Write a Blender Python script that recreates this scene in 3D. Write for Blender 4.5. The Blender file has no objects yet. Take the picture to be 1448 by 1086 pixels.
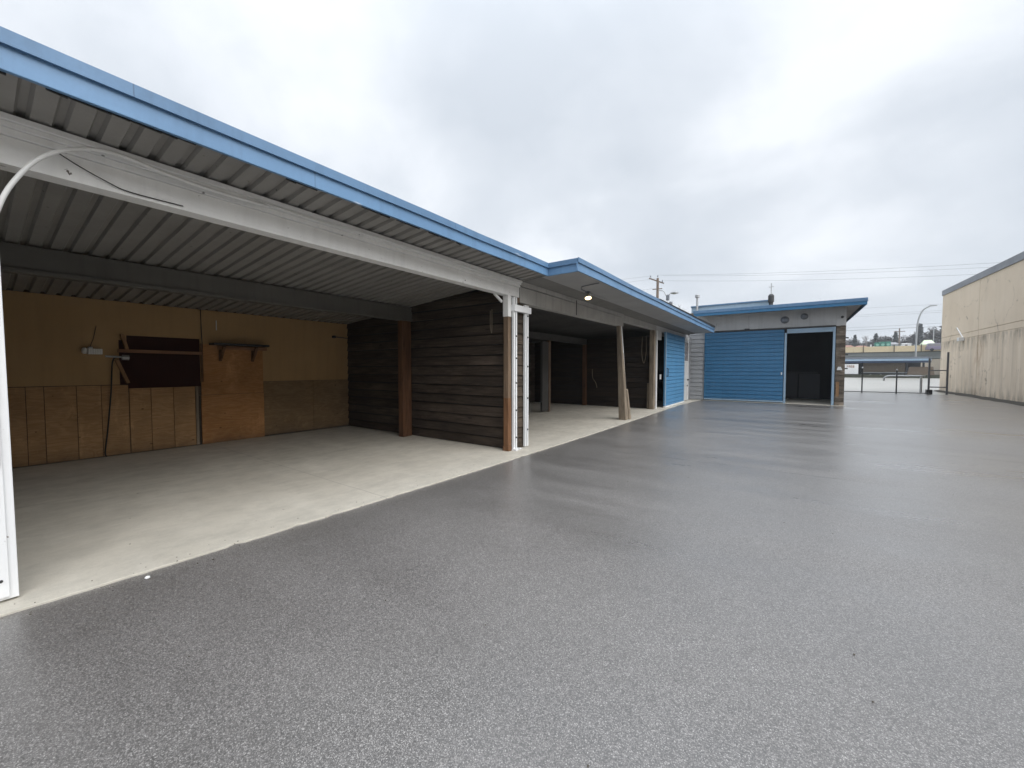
import bpy, math, random
from mathutils import Vector, Matrix
random.seed(7)
S = bpy.context.scene
COL = S.collection
R = math.radians

# ------------------------------------------------------------------ helpers
class MB:
    """collects shapes, links them as ONE mesh object"""
    def __init__(s): s.v = []; s.f = []
    def add(s, vs, fs):
        b = len(s.v); s.v += [tuple(p) for p in vs]; s.f += [tuple(i + b for i in f) for f in fs]; return s
    def box(s, x0, x1, y0, y1, z0, z1):
        return s.add([(x0,y0,z0),(x1,y0,z0),(x1,y1,z0),(x0,y1,z0),(x0,y0,z1),(x1,y0,z1),(x1,y1,z1),(x0,y1,z1)],
                     [(0,3,2,1),(4,5,6,7),(0,1,5,4),(1,2,6,5),(2,3,7,6),(3,0,4,7)])
    def hexa(s, a, b):
        """a: four corners of one end, b: four of the other"""
        return s.add(list(a) + list(b), [(3,2,1,0),(4,5,6,7),(0,1,5,4),(1,2,6,5),(2,3,7,6),(3,0,4,7)])
    def bar(s, p, q, w, h, up=(0,0,1)):
        p, q = Vector(p), Vector(q); d = (q - p).normalized(); u = Vector(up)
        a = d.cross(u)
        if a.length < 1e-4: a = d.cross(Vector((1,0,0)))
        a.normalize(); b = a.cross(d).normalized()
        c = [a*w/2 + b*h/2, -a*w/2 + b*h/2, -a*w/2 - b*h/2, a*w/2 - b*h/2]
        return s.hexa([p + k for k in c], [q + k for k in c])
    def tube(s, pts, r, n=8, cap=True):
        pts = [Vector(p) for p in pts]; rs = r if isinstance(r, (list, tuple)) else [r]*len(pts)
        base = len(s.v); last = None
        for i, p in enumerate(pts):
            d = (pts[min(i+1, len(pts)-1)] - pts[max(i-1, 0)]).normalized()
            if last is None:
                a = d.cross(Vector((0,0,1)))
                if a.length < 1e-3: a = d.cross(Vector((1,0,0)))
            else: a = last - d*last.dot(d)
            a.normalize(); last = a; b = d.cross(a)
            for k in range(n):
                t = 2*math.pi*k/n; s.v.append(tuple(p + (a*math.cos(t) + b*math.sin(t))*rs[i]))
        for i in range(len(pts)-1):
            for k in range(n):
                k2 = (k+1) % n
                s.f.append((base+i*n+k, base+i*n+k2, base+(i+1)*n+k2, base+(i+1)*n+k))
        if cap and n > 2:
            s.f.append(tuple(base + k for k in range(n))[::-1]); s.f.append(tuple(base+(len(pts)-1)*n+k for k in range(n)))
        return s
    def lathe(s, c, prof, n=20, axis='Z'):
        base = len(s.v)
        for r, z in prof:
            for k in range(n):
                t = 2*math.pi*k/n; u, w = r*math.cos(t), r*math.sin(t)
                s.v.append((c[0]+u, c[1]+w, c[2]+z) if axis == 'Z' else ((c[0]+u, c[1]+z, c[2]+w) if axis == 'Y' else (c[0]+z, c[1]+u, c[2]+w)))
        for i in range(len(prof)-1):
            for k in range(n):
                k2 = (k+1) % n; s.f.append((base+i*n+k, base+i*n+k2, base+(i+1)*n+k2, base+(i+1)*n+k))
        s.f.append(tuple(base+k for k in range(n))[::-1]); s.f.append(tuple(base+(len(prof)-1)*n+k for k in range(n)))
        return s
    def build(s, name, mat, parent=None, bevel=0, smooth=False):
        o0 = Vector((0,0,0)) if parent is None else parent.matrix_world.translation
        if parent is not None and parent.parent is not None:
            o0 = ORG[parent.name]
        elif parent is not None: o0 = ORG[parent.name]
        me = bpy.data.meshes.new(name)
        if parent is None:
            xs = [p[0] for p in s.v]; ys = [p[1] for p in s.v]; zs = [p[2] for p in s.v]
            org = Vector(((min(xs)+max(xs))/2, (min(ys)+max(ys))/2, min(zs)))
        else: org = o0
        me.from_pydata([tuple(Vector(p) - org) for p in s.v], [], s.f); me.update()
        import bmesh
        bm = bmesh.new(); bm.from_mesh(me); bmesh.ops.recalc_face_normals(bm, faces=bm.faces); bm.to_mesh(me); bm.free()
        if smooth:
            for p in me.polygons: p.use_smooth = True
        me.materials.append(mat)
        o = bpy.data.objects.new(name, me); COL.objects.link(o)
        if parent is None: o.location = org
        else: o.parent = parent
        ORG[o.name] = org
        if bevel:
            m = o.modifiers.new('bevel', 'BEVEL'); m.width = bevel; m.segments = 2; m.limit_method = 'ANGLE'; m.angle_limit = R(50)
        return o
ORG = {}
def thing(name, label, cat, loc=(0,0,0), group=None):
    o = bpy.data.objects.new(name, None); COL.objects.link(o); o.location = loc; o.empty_display_size = .3
    ORG[o.name] = Vector(loc); o['label'] = label; o['category'] = cat
    if group: o['group'] = group
    return o
def tag(o, label, cat, group=None):
    o['label'] = label; o['category'] = cat
    if group: o['group'] = group
    return o
def struct(o, kind='structure', label=None, cat=None):
    o['kind'] = kind
    if label: o['label'] = label; o['category'] = cat
    return o

# ------------------------------------------------------------------ materials
class NT:
    def __init__(s, name):
        s.m = bpy.data.materials.new(name); s.m.use_nodes = True; s.t = s.m.node_tree
        s.b = s.t.nodes['Principled BSDF']; s.geo = s.t.nodes.new('ShaderNodeNewGeometry'); s.pos = s.geo.outputs['Position']
    def n(s, typ, ins=None, **props):
        o = s.t.nodes.new('ShaderNode' + typ)
        for k, v in props.items(): setattr(o, k, v)
        for k, v in (ins or {}).items(): s.set(o.inputs[k], v)
        return o
    def set(s, sock, v):
        if hasattr(v, 'is_output'): s.t.links.new(v, sock)
        else:
            if isinstance(v, (tuple, list)) and len(v) == 3 and sock.type == 'RGBA': v = (*v, 1)
            sock.default_value = v
    def map(s, scale=(1,1,1), loc=(0,0,0), vec=None):
        return s.n('Mapping', {'Vector': vec or s.pos, 'Scale': scale, 'Location': loc}).outputs[0]
    def noise(s, scale, detail=4, rough=.55, sc=(1,1,1), vec=None, loc=(0,0,0), dist=0):
        return s.n('TexNoise', {'Vector': s.map(sc, loc, vec), 'Scale': scale, 'Detail': detail, 'Roughness': rough, 'Distortion': dist}).outputs['Fac']
    def ramp(s, fac, stops):
        r = s.n('ValToRGB', {'Fac': fac}); e = r.color_ramp.elements
        while len(e) < len(stops): e.new(.5)
        for el, (p, c) in zip(e, stops):
            el.position = p; el.color = (*c, 1) if isinstance(c, (tuple, list)) else (c, c, c, 1)
        return r.outputs['Color']
    def mix(s, f, a, b, mode='MIX'):
        m = s.n('Mix', data_type='RGBA', blend_type=mode)
        for i, v in ((0, f), (6, a), (7, b)): s.set(m.inputs[i], v)
        return m.outputs[2]
    def math(s, op, a, b=0.0, c=0.0):
        m = s.n('Math', operation=op); s.set(m.inputs[0], a); s.set(m.inputs[1], b); s.set(m.inputs[2], c); return m.outputs[0]
    def xyz(s, vec=None): return s.n('SeparateXYZ', {'Vector': vec or s.pos}).outputs
    def bump(s, h, strength=.3, dist=.01, normal=None):
        ins = {'Height': h, 'Strength': strength, 'Distance': dist}
        if normal is not None: ins['Normal'] = normal
        return s.n('Bump', ins).outputs[0]
    def out(s, color=None, rough=None, normal=None, metal=None, spec=None):
        for k, v in (('Base Color', color), ('Roughness', rough), ('Normal', normal), ('Metallic', metal), ('Specular IOR Level', spec)):
            if v is not None: s.set(s.b.inputs[k], v)
        return s.m
    def step_line(s, coord, at, width, wob=None):
        """1 inside a thin line where |coord-at|<width"""
        c = s.math('SUBTRACT', coord, at)
        if wob is not None: c = s.math('ADD', c, wob)
        return s.math('LESS_THAN', s.math('ABSOLUTE', c), width)

def m_paint(name, col, rough=.5, dirt=.25, chip=None, streak=True, bump=.06, spec=.4, specks=0, joints=()):
    t = NT(name)
    big = t.noise(1.3, 5, .6); fine = t.noise(40, 3, .6)
    c = t.mix(t.ramp(big, [(.35, 0), (.7, dirt)]), col, tuple(k*.55 for k in col))
    c = t.mix(t.ramp(fine, [(.4, 0), (.75, dirt*.6)]), c, tuple(k*.7 for k in col))
    if streak:
        st = t.noise(9, 4, .6, sc=(1,1,.08)); c = t.mix(t.ramp(st, [(.5, 0), (.8, dirt*1.2)]), c, tuple(k*.5 for k in col))
    if specks:
        ds = t.n('TexVoronoi', {'Vector': t.map((1,1,1.3)), 'Scale': specks}).outputs['Distance']
        sel = t.ramp(t.noise(specks*.6, 2, .5, loc=(4,4,4)), [(.45, 0), (.51, .85)])
        c = t.mix(t.math('MULTIPLY', sel, t.ramp(ds, [(.05, 1), (.085, 0)])), c, (.05,.042,.034))
    if joints:
        yy = t.xyz()[1]; j = None
        for a in joints:
            l = t.step_line(yy, a, .004); j = l if j is None else t.math('MAXIMUM', j, l)
        c = t.mix(t.math('MULTIPLY', j, .5), c, tuple(k*.3 for k in col))
        sc_r = t.noise(5, 3, .6, sc=(1,.12,1), loc=(9,9,9)); c = t.mix(t.ramp(sc_r, [(.71, 0), (.73, .7)]), c, (.62,.68,.74))
    if chip is not None:
        ch = t.noise(11, 5, .7, loc=(3,1,7)); c = t.mix(t.ramp(ch, [(.69, 0), (.71, 1)]), c, chip)
    return t.out(c, t.ramp(big, [(.2, rough-.1), (.8, rough+.12)]), t.bump(fine, bump, .004), spec=spec)

def m_wood(name, dark, light, axis='X', pitch=None, rough=.8, grain=1.0, bleach=0., spec=.25, vz=0.0):
    """sawn wood, grain along axis; pitch = board height for tone per board"""
    t = NT(name); x, y, z = t.xyz()
    vec = t.pos
    if pitch:
        k = t.math('FLOOR', t.math('DIVIDE', t.math('ADD', z, vz), pitch))
        wn = t.n('TexWhiteNoise', {'W': t.math('ADD', k, 3.3)}, noise_dimensions='1D').outputs
        off = t.n('VectorMath', {0: t.pos, 1: wn['Color']}, operation='MULTIPLY_ADD') if False else None
        vec = t.n('VectorMath', {0: t.pos, 1: t.n('VectorMath', {0: wn['Color'], 1: (9, 9, 0)}, operation='MULTIPLY').outputs[0]}, operation='ADD').outputs[0]
    sc = {'X': (.06,1,1), 'Y': (1,.06,1), 'Z': (1,1,.06)}[axis]
    g = t.noise(38*grain, 6, .65, sc=sc, vec=vec, dist=.3); b = t.noise(3.2, 4, .6, sc=tuple(min(1, k*5) for k in sc), vec=vec)
    c = t.mix(t.ramp(g, [(.3, 0), (.72, 1)]), dark, light)
    c = t.mix(t.ramp(b, [(.35, 0), (.75, .65)]), c, tuple(k*.45 for k in dark))
    if bleach:
        w = t.noise(2.1, 5, .7, sc=tuple(min(1, k*4) for k in sc), vec=vec, loc=(5,5,5)); c = t.mix(t.ramp(w, [(.5, 0), (.75, bleach)]), c, tuple(k*1.9 for k in light))
    if pitch:
        c = t.mix(t.math('MULTIPLY', wn['Value'], .75), c, t.mix(.5, c, (0.006,.005,.004)))
    kn = t.n('TexVoronoi', {'Vector': t.map(tuple(max(.25, k*4) if k < 1 else 1 for k in sc), (0,0,0), vec), 'Scale': 3.1}).outputs['Distance']
    c = t.mix(t.ramp(kn, [(.03, .8), (.06, 0)]), c, tuple(k*.3 for k in dark))
    return t.out(c, rough, t.bump(g, .5, .004), spec=spec)

def m_ply(name, dark, light, seed=0, axis='Y'):
    t = NT(name); loc = (seed*3.1, seed*1.7, seed*5.3)
    sc = (1, .1, 1) if axis == 'Y' else (1,1,.1)
    w = t.noise(5.0, 3, .5, sc=(1, .22, 1) if axis == 'Y' else (1,1,.22), loc=loc, dist=1.2)
    rings = t.math('FRACT', t.math('MULTIPLY', w, 7.0)); g = t.noise(60, 4, .6, sc=sc, loc=loc)
    c = t.mix(t.ramp(rings, [(0, 0), (.5, .75), (1, 0)]), dark, light)
    c = t.mix(t.ramp(g, [(.35, 0), (.7, .45)]), c, tuple(k*.6 for k in dark))
    st = t.noise(1.6, 5, .65, loc=loc); c = t.mix(t.ramp(st, [(.45, 0), (.75, .5)]), c, tuple(k*.5 for k in dark))
    sc2 = t.noise(2.8, 6, .75, sc=(1,1,.5), loc=tuple(k+2 for k in loc)); c = t.mix(t.ramp(sc2, [(.56, 0), (.70, .5)]), c, tuple(min(1, k*1.35) for k in light))
    base = t.ramp(t.xyz()[2], [(.0, .75), (.12, .25), (.35, 0)]); c = t.mix(t.math('MULTIPLY', base, t.ramp(st, [(.3, .3), (.6, 1)])), c, (.06,.045,.032))
    nl = t.n('TexVoronoi', {'Vector': t.map((1,1,1), (0,.13,.07)), 'Scale': 3.6}, feature='F1').outputs['Distance']; c = t.mix(t.ramp(nl, [(.022, .9), (.035, 0)]), c, (.03,.022,.016))
    kn = t.n('TexVoronoi', {'Vector': t.map((1,.6,1), loc), 'Scale': 4.0}).outputs['Distance']
    c = t.mix(t.ramp(kn, [(.035, .85), (.06, 0)]), c, tuple(k*.25 for k in dark))
    return t.out(c, .75, t.bump(g, .15, .002), spec=.25)

def m_asphalt():
    t = NT('wet_asphalt'); x, y, z = t.xyz()
    jit = t.n('TexNoise', {'Vector': t.pos, 'Scale': 60.0, 'Detail': 1.0}).outputs['Color']
    wv = t.n('VectorMath', {0: jit, 1: (.012,.012,0)}, operation='MULTIPLY').outputs[0]
    wp = t.n('VectorMath', {0: t.pos, 1: wv}, operation='ADD').outputs[0]
    v = t.n('TexVoronoi', {'Vector': wp, 'Scale': 205.0}); agg = v.outputs['Color']; dist = v.outputs['Distance']
    gray = t.n('SeparateColor', {'Color': agg}).outputs[0]
    v2 = t.n('TexVoronoi', {'Vector': wp, 'Scale': 55.0}); g2 = t.n('SeparateColor', {'Color': v2.outputs['Color']}).outputs[1]
    c = t.ramp(gray, [(0, (.088,.083,.079)), (.5, (.218,.205,.195)), (.85, (.30,.284,.271)), (1, (.45,.43,.41))])
    c = t.mix(t.ramp(g2, [(.80, 0), (1, .14)]), c, (.33,.315,.295))
    mort = t.ramp(dist, [(.30, 0), (.65, .75)]); c = t.mix(mort, c, (.075,.071,.067))
    big = t.noise(.35, 5, .6, sc=(1,1.5,1)); med = t.noise(1.9, 5, .65)
    c = t.mix(t.ramp(big, [(.35, 0), (.68, .35)]), c, t.mix(1.0, c, (.62,.62,.62), 'MULTIPLY'))
    c = t.mix(t.ramp(med, [(.45, 0), (.75, .25)]), c, t.mix(1.0, c, (.6,.59,.58), 'MULTIPLY'))
    # paving joints and damp streaks running across the yard (parallel to x)
    wob = t.math('MULTIPLY', t.math('SUBTRACT', t.noise(.5, 4, .6, sc=(1,0,0)), .5), .5)
    joint = None
    for at, w in ((6.9, .012), (9.9, .014), (13.1, .02), (17.4, .02)):
        l = t.step_line(y, at, w, wob); joint = l if joint is None else t.math('MAXIMUM', joint, l)
    brk = t.ramp(t.noise(1.1, 4, .7), [(.42, 0), (.55, .75)])
    jm = t.math('MULTIPLY', joint, brk); c = t.mix(jm, c, (.02,.02,.02))
    streak = t.noise(1.0, 6, .62, sc=(.22,1.1,1), loc=(2,5,0)); wet = t.ramp(streak, [(.34, 0), (.74, 1)])
    c = t.mix(t.math('MULTIPLY', wet, .16), c, (.05,.05,.051))
    r = t.ramp(wet, [(0, .44), (.5, .33), (1, .20)])
    fine = t.noise(300, 2, .5)
    h = t.math('ADD', t.math('MULTIPLY', t.math('SUBTRACT', 1.0, dist), .8), t.math('MULTIPLY', gray, .6))
    nb = t.bump(h, .30, .0026)
    nb = t.bump(big, .05, .05, nb)
    t.set(t.b.inputs['Coat Weight'], t.math('ADD', .12, t.math('MULTIPLY', wet, .75))); t.set(t.b.inputs['Coat Roughness'], .24); t.set(t.b.inputs['Coat IOR'], 1.36)
    t.set(t.b.inputs['Coat Normal'], t.bump(h, .20, .002))
    return t.out(c, r, nb, spec=.85)

def m_concrete_floor():
    t = NT('slab_concrete'); x, y, z = t.xyz()
    big = t.noise(.7, 6, .65); med = t.noise(4, 6, .7, sc=(1,.6,1)); fine = t.noise(90, 4, .7)
    c = t.mix(t.ramp(big, [(.3, 0), (.7, 1)]), (.475,.44,.375), (.595,.56,.485))
    c = t.mix(t.ramp(med, [(.42, 0), (.72, .42)]), c, (.27,.255,.225))
    c = t.mix(t.ramp(fine, [(.45, 0), (.8, .3)]), c, (.22,.21,.19))
    trowel = t.noise(2.2, 5, .6, sc=(.35,1.6,1), loc=(1,9,0)); c = t.mix(t.ramp(trowel, [(.52, 0), (.72, .22)]), c, (.68,.645,.575))
    sp = t.n('TexVoronoi', {'Vector': t.pos, 'Scale': 2.3}).outputs['Distance']; c = t.mix(t.ramp(sp, [(.02, .8), (.035, 0)]), c, (.12,.10,.08))
    wob = t.math('MULTIPLY', t.math('SUBTRACT', t.noise(.9, 4, .6, sc=(1,1,0)), .5), .10)
    j = t.math('MAXIMUM', t.step_line(y, 2.8, .006, wob), t.step_line(y, 9.4, .008, wob)); j = t.math('MAXIMUM', j, t.step_line(x, -6.7, .005, wob))
    c = t.mix(t.math('MULTIPLY', j, .4), c, (.12,.11,.10))
    return t.out(c, t.ramp(med, [(.3, .42), (.7, .68)]), t.bump(t.math('ADD', fine, t.math('MULTIPLY', med, 1.5)), .12, .005), spec=.4)

def m_tilt_concrete():
    t = NT('tilt_up_concrete'); x, y, z = t.xyz()
    big = t.noise(.5, 6, .6); fine = t.noise(30, 4, .7); st = t.noise(1.6, 6, .7, sc=(1,1,.07))
    boards = t.noise(3.4, 2, .5, sc=(0,1,.01), loc=(0,3,0))
    c = t.mix(t.ramp(big, [(.3, 0), (.7, 1)]), (.66,.555,.43), (.73,.625,.495))
    low = t.ramp(t.math('DIVIDE', z, 10.0), [(.325, 1), (.335, 0)])
    c = t.mix(t.math('MULTIPLY', low, t.ramp(boards, [(.45, 0), (.6, .55)])), c, (.79,.69,.565))
    c = t.mix(t.math('MULTIPLY', t.ramp(st, [(.5, 0), (.74, .75)]), t.math('ADD', .10, t.math('MULTIPLY', low, .45))), c, (.21,.17,.13))
    grime = t.noise(2.5, 6, .7, sc=(1,1,.35), loc=(7,7,7)); edge = t.ramp(t.math('DIVIDE', z, 10.0), [(.0, .8), (.05, .25), (.14, 0), (.25, 0), (.325, .7), (.332, 0)])
    c = t.mix(t.math('MULTIPLY', edge, t.ramp(grime, [(.4, 0), (.62, 1)])), c, (.13,.11,.085))
    # rust weeping below the panel joint
    rr = t.math('MULTIPLY', t.ramp(t.math('DIVIDE', t.math('ABSOLUTE', t.math('SUBTRACT', y, 31.7)), 2.0), [(0, 1), (.55, 0)]), low)
    c = t.mix(t.math('MULTIPLY', rr, t.ramp(t.noise(2.4, 6, .75, sc=(1,1,.3), loc=(1,2,3)), [(.48, 0), (.66, .75)])), c, (.30,.15,.05))
    cr = t.n('TexVoronoi', {'Vector': t.map((.6,.6,.6), (0,0,0), t.n('VectorMath', {0: t.pos, 1: t.n('VectorMath', {0: t.n('TexNoise', {'Vector': t.pos, 'Scale': 2.0, 'Detail': 4.0}).outputs['Color'], 1: (.7,.7,.7)}, operation='MULTIPLY').outputs[0]}, operation='ADD').outputs[0]), 'Scale': .8}, feature='DISTANCE_TO_EDGE').outputs['Distance']
    c = t.mix(t.math('MULTIPLY', t.ramp(cr, [(.004, .8), (.010, 0)]), t.ramp(grime, [(.5, 0), (.6, 1)])), c, (.14,.11,.08))
    return t.out(c, .85, t.bump(fine, .25, .01), spec=.2)

def m_plain(name, col, rough=.6, var=.3, scale=6, metal=0, spec=.4):
    t = NT(name); n = t.noise(scale, 5, .6)
    c = t.mix(t.ramp(n, [(.3, 0), (.75, var)]), col, tuple(k*.5 for k in col))
    return t.out(c, rough, t.bump(n, .08, .01), metal, spec)

def m_leaf(name, a, b):
    t = NT(name); n = t.noise(.9, 3, .6)
    oi = t.n('ObjectInfo').outputs['Random']
    c = t.mix(t.ramp(n, [(.3, 0), (.7, 1)]), a, b)
    return t.out(c, .8, spec=.15)

def m_emit(name, col, st):
    t = NT(name); t.b.inputs['Emission Color'].default_value = (*col, 1); t.b.inputs['Emission Strength'].default_value = st
    return t.out(col, .4)

M = {}
M['asphalt'] = m_asphalt(); M['slab'] = m_concrete_floor(); M['tilt'] = m_tilt_concrete()
M['fascia'] = m_paint('fascia_blue_paint', (.132,.258,.435), .42, .34, (.32,.45,.60), specks=2.2, joints=(1.9,4.9,9.1,12.2,15.3,18.4))
M['fascia_top'] = m_paint('flashing_blue_metal', (.105,.205,.345), .45, .38, (.25,.34,.43), joints=(.7,3.7,8.2,11.2,14.3,17.3))
M['door_blue'] = m_paint('door_blue_paint', (.034,.150,.295), .5, .25, None, bump=.03)
M['door_pale'] = m_paint('door_pale_blue_paint', (.085,.25,.45), .5, .25, None, bump=.03)
M['white'] = m_paint('weathered_white_paint', (.80,.80,.79), .5, .18, (.10,.085,.07), specks=5.5)
M['track_white'] = m_paint('track_white_paint', (.80,.81,.82), .4, .10, (.16,.12,.09), streak=False)
M['beam2'] = m_paint('raw_beam_grey', (.42,.41,.39), .75, .45, (.17,.14,.10))
M['soffit'] = m_paint('soffit_grey', (.34,.34,.34), .7, .25, None, streak=False)
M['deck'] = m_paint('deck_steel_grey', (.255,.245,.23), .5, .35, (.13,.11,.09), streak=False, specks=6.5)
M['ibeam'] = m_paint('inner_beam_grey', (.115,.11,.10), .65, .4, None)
M['deck_shaded'] = m_paint('shaded_deck_grey', (.06,.058,.055), .7, .4, None)  # darker copy of the deck grey, indoor shade put into its colour
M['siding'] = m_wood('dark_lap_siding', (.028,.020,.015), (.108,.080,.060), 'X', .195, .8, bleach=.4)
M['siding_shaded'] = m_wood('shaded_lap_siding', (.014,.010,.008), (.055,.038,.028), 'X', .195, .8, bleach=.3)  # darker copy of the lap siding, shade of the middle bay painted in
M['siding_y'] = m_wood('dark_lap_siding_ends', (.05,.038,.028), (.15,.115,.085), 'Y', .195, .85, bleach=.35)
M['post_brown'] = m_wood('brown_post', (.068,.031,.015), (.165,.080,.040), 'Z', None, .7)
M['post_orange'] = m_wood('rusty_post', (.13,.062,.030), (.27,.140,.072), 'Z', None, .7)
M['post_grey'] = m_wood('weathered_post', (.13,.10,.072), (.33,.275,.21), 'Z', None, .85, bleach=.4)
M['post_tan'] = m_wood('tan_post', (.13,.085,.055), (.26,.185,.125), 'Z', None, .8)
M['lumber'] = m_wood('lumber', (.26,.145,.07), (.44,.27,.15), 'Z', None, .8)
M['lumber_y'] = m_wood('lumber_rail', (.23,.115,.06), (.38,.21,.12), 'Y', None, .8)
M['lumber_dark'] = m_wood('dark_lumber', (.09,.045,.022), (.19,.105,.055), 'Y', None, .8)
M['ply_low'] = [m_ply('plywood_%s' % 'abcd'[i], (.38,.22,.10), (.50,.31,.155), i) for i in range(4)]
M['ply_orange'] = [m_ply('plywood_orange_%s' % 'ab'[i], (.38,.18,.065), (.50,.265,.11), 5+i) for i in range(2)]
M['ply_dull'] = m_ply('plywood_dull', (.21,.135,.068), (.27,.185,.10), 9)
M['tan_wall'] = m_paint('tan_painted_board', (.40,.255,.115), .7, .2, None)
M['dark_board'] = m_plain('dark_red_board', (.034,.012,.009), .8, .4, spec=.1)
M['black'] = m_plain('black_paint', (.010,.010,.011), .5, .3)
M['steel'] = m_plain('galvanised_steel', (.42,.43,.44), .42, .45, 14, .7)
M['dark_steel'] = m_plain('dark_steel', (.05,.052,.055), .5, .4, 10, .3)
M['gate_grey'] = m_plain('gate_grey_steel', (.10,.10,.105), .5, .4, 10, .2)
M['grey_siding'] = m_paint('grey_siding_paint', (.36,.37,.385), .6, .25, None)
M['grey_panel'] = m_paint('grey_panel_paint', (.52,.525,.53), .65, .32, None)
M['shingle'] = m_wood('weathered_shingle', (.085,.068,.052), (.30,.25,.20), 'X', .16, .85, bleach=.7)
M['interior_shade'] = m_plain('shaded_interior_board', (.009,.010,.013), .8, .3)  # near-black, shade of doorway and board gaps put into the colour
M['interior_pale'] = m_plain('pale_cabinet', (.04,.042,.047), .6, .2)
M['roofing'] = m_plain('roofing_felt', (.19,.185,.175), .9, .4, 3)
M['pale_metal'] = m_paint('pale_roof_metal', (.30,.42,.54), .35, .3, (.40,.42,.42))
M['coping'] = m_paint('coping_grey_metal', (.16,.175,.20), .4, .2, None)
M['plastic_white'] = m_plain('white_plastic', (.72,.72,.71), .4, .15, 20)
M['black_cable'] = m_plain('black_cable', (.02,.019,.018), .6, .2)
M['lens'] = m_emit('warm_lamp_lens', (1, .74, .36), 4)
M['lamp_tan'] = m_plain('lamp_tan_paint', (.58,.54,.42), .4, .2)
M['pole_wood'] = m_wood('pole_wood', (.14,.10,.075), (.26,.20,.155), 'Z', None, .85)
M['wire'] = m_plain('power_wire', (.10,.105,.115), .6, .1)
M['bark'] = m_plain('bare_bark', (.15,.125,.115), .9, .35, 20)
M['conifer'] = m_leaf('conifer_leaf', (.035,.042,.034), (.075,.08,.062)); M['scrub'] = m_leaf('scrub_leaf', (.045,.043,.038), (.09,.082,.07))
M['lot'] = m_plain('wet_pale_lot', (.33,.32,.29), .3, .5, .35)
M['ground'] = m_plain('grass_ground', (.085,.085,.045), .9, .5, .4)
M['hill'] = m_plain('brown_hill', (.12,.10,.07), .95, .5, .2)
M['girder'] = m_plain('bridge_girder_concrete', (.30,.32,.33), .8, .25, 2)
M['parapet'] = m_plain('bridge_parapet_cream', (.66,.54,.35), .8, .18, 1.5)
M['brown_metal'] = m_plain('brown_cladding', (.15,.115,.075), .7, .4, 3)
M['brown_bank'] = m_plain('brown_bank', (.16,.12,.085), .9, .4, 4)
M['sign_white'] = m_plain('sign_white', (.78,.78,.78), .5, .06); M['sign_brown'] = m_plain('sign_brown', (.26,.12,.055), .6, .2)
M['green_box'] = m_plain('green_container', (.018,.20,.135), .5, .25); M['green_pale'] = m_plain('pale_green_patch', (.22,.48,.38), .5, .2)
M['house_wall'] = m_plain('house_wall', (.52,.53,.54), .8, .2); M['house_roof'] = m_plain('house_roof', (.25,.25,.26), .8, .2)
M['red_roof'] = m_plain('red_brown_roof', (.26,.13,.09), .8, .3); M['tent'] = m_plain('tent_canvas', (.58,.66,.48), .7, .1)
M['glass'] = m_plain('dull_glass', (.23,.22,.225), .15, .2)
M['van'] = m_plain('violet_grey_body', (.22,.19,.27), .4, .2); M['tyre'] = m_plain('black_tyre', (.02,.02,.02), .8, .1)

# ------------------------------------------------------------------ ground
def sheet(name, poly, z, mat, kind='structure', zf=None):
    m = MB(); m.v = [(x, y, z if zf is None else zf(x, y)) for x, y in poly]; m.f = [tuple(range(len(poly)))]
    o = m.build(name, mat); o['kind'] = kind; return o
sheet('ground', [(-700,-300),(900,-300),(900,1500),(-700,1500)], -.03, M['ground'])
sheet('yard', [(-12,-14),(9.5,-14),(9.5,33.3),(-12,33.3)], 0, M['asphalt'])
sheet('lot', [(-14,33.45),(60,33.45),(60,93),(-14,93)], -.012, M['lot'])
# slab of the open bays: slightly wavering front edge, a real arris above the asphalt
random.seed(3)
edge = []
for i in range(0, 361):
    y = -5 + 25.8*i/360
    xs = [(-5,-3.91),(0,-3.865),(2,-3.81),(5.3,-3.745),(8,-3.735),(12,-3.77),(17.3,-3.83),(20.9,-3.62)]
    for (a, xa), (b, xb) in zip(xs, xs[1:]):
        if a <= y <= b: x = xa + (xb-xa)*(y-a)/(b-a)
    edge.append((x + random.uniform(-.008,.006) - (random.uniform(.01,.028) if random.random() < .07 else 0), y))
mb = MB(); n = len(edge)
top = [(x,y,.016) for x,y in edge]; lip = [(x+.003,y,.012) for x,y in edge]; bot = [(x+.004,y,-.02) for x,y in edge]; back = [(-9.6,y,.016) for x,y in edge]
mb.v = top + lip + bot + back
for i in range(n-1):
    mb.f += [(i,i+1,3*n+i+1,3*n+i), (n+i,n+i+1,i+1,i), (2*n+i,2*n+i+1,n+i+1,n+i)]
struct(mb.build('floor', M['slab']))
sheet('path', [(-4.1,20.6),(1.75,20.55),(1.75,20.9),(-4.1,20.9)], .008, M['slab'])

# far terrain that lifts the suburb above the bridge
hm = MB(); xs = [-260+20*i for i in range(36)]; ys = [150,165,180,200,230,270,330,420]
def hz(x, y):
    k = min(1, max(0, (y-150)/30)); k = k*k*(3-2*k)
    return -.5 + 9.0*k + .35*math.sin(x*.05+y*.03)*k - max(0, y-230)*.02
for y in ys:
    for x in xs: hm.v.append((x, y, hz(x, y)))
for j in range(len(ys)-1):
    for i in range(len(xs)-1):
        a = j*len(xs)+i; hm.f.append((a, a+1, a+1+len(xs), a+len(xs)))
struct(hm.build('hills', M['hill'], smooth=True))

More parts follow.
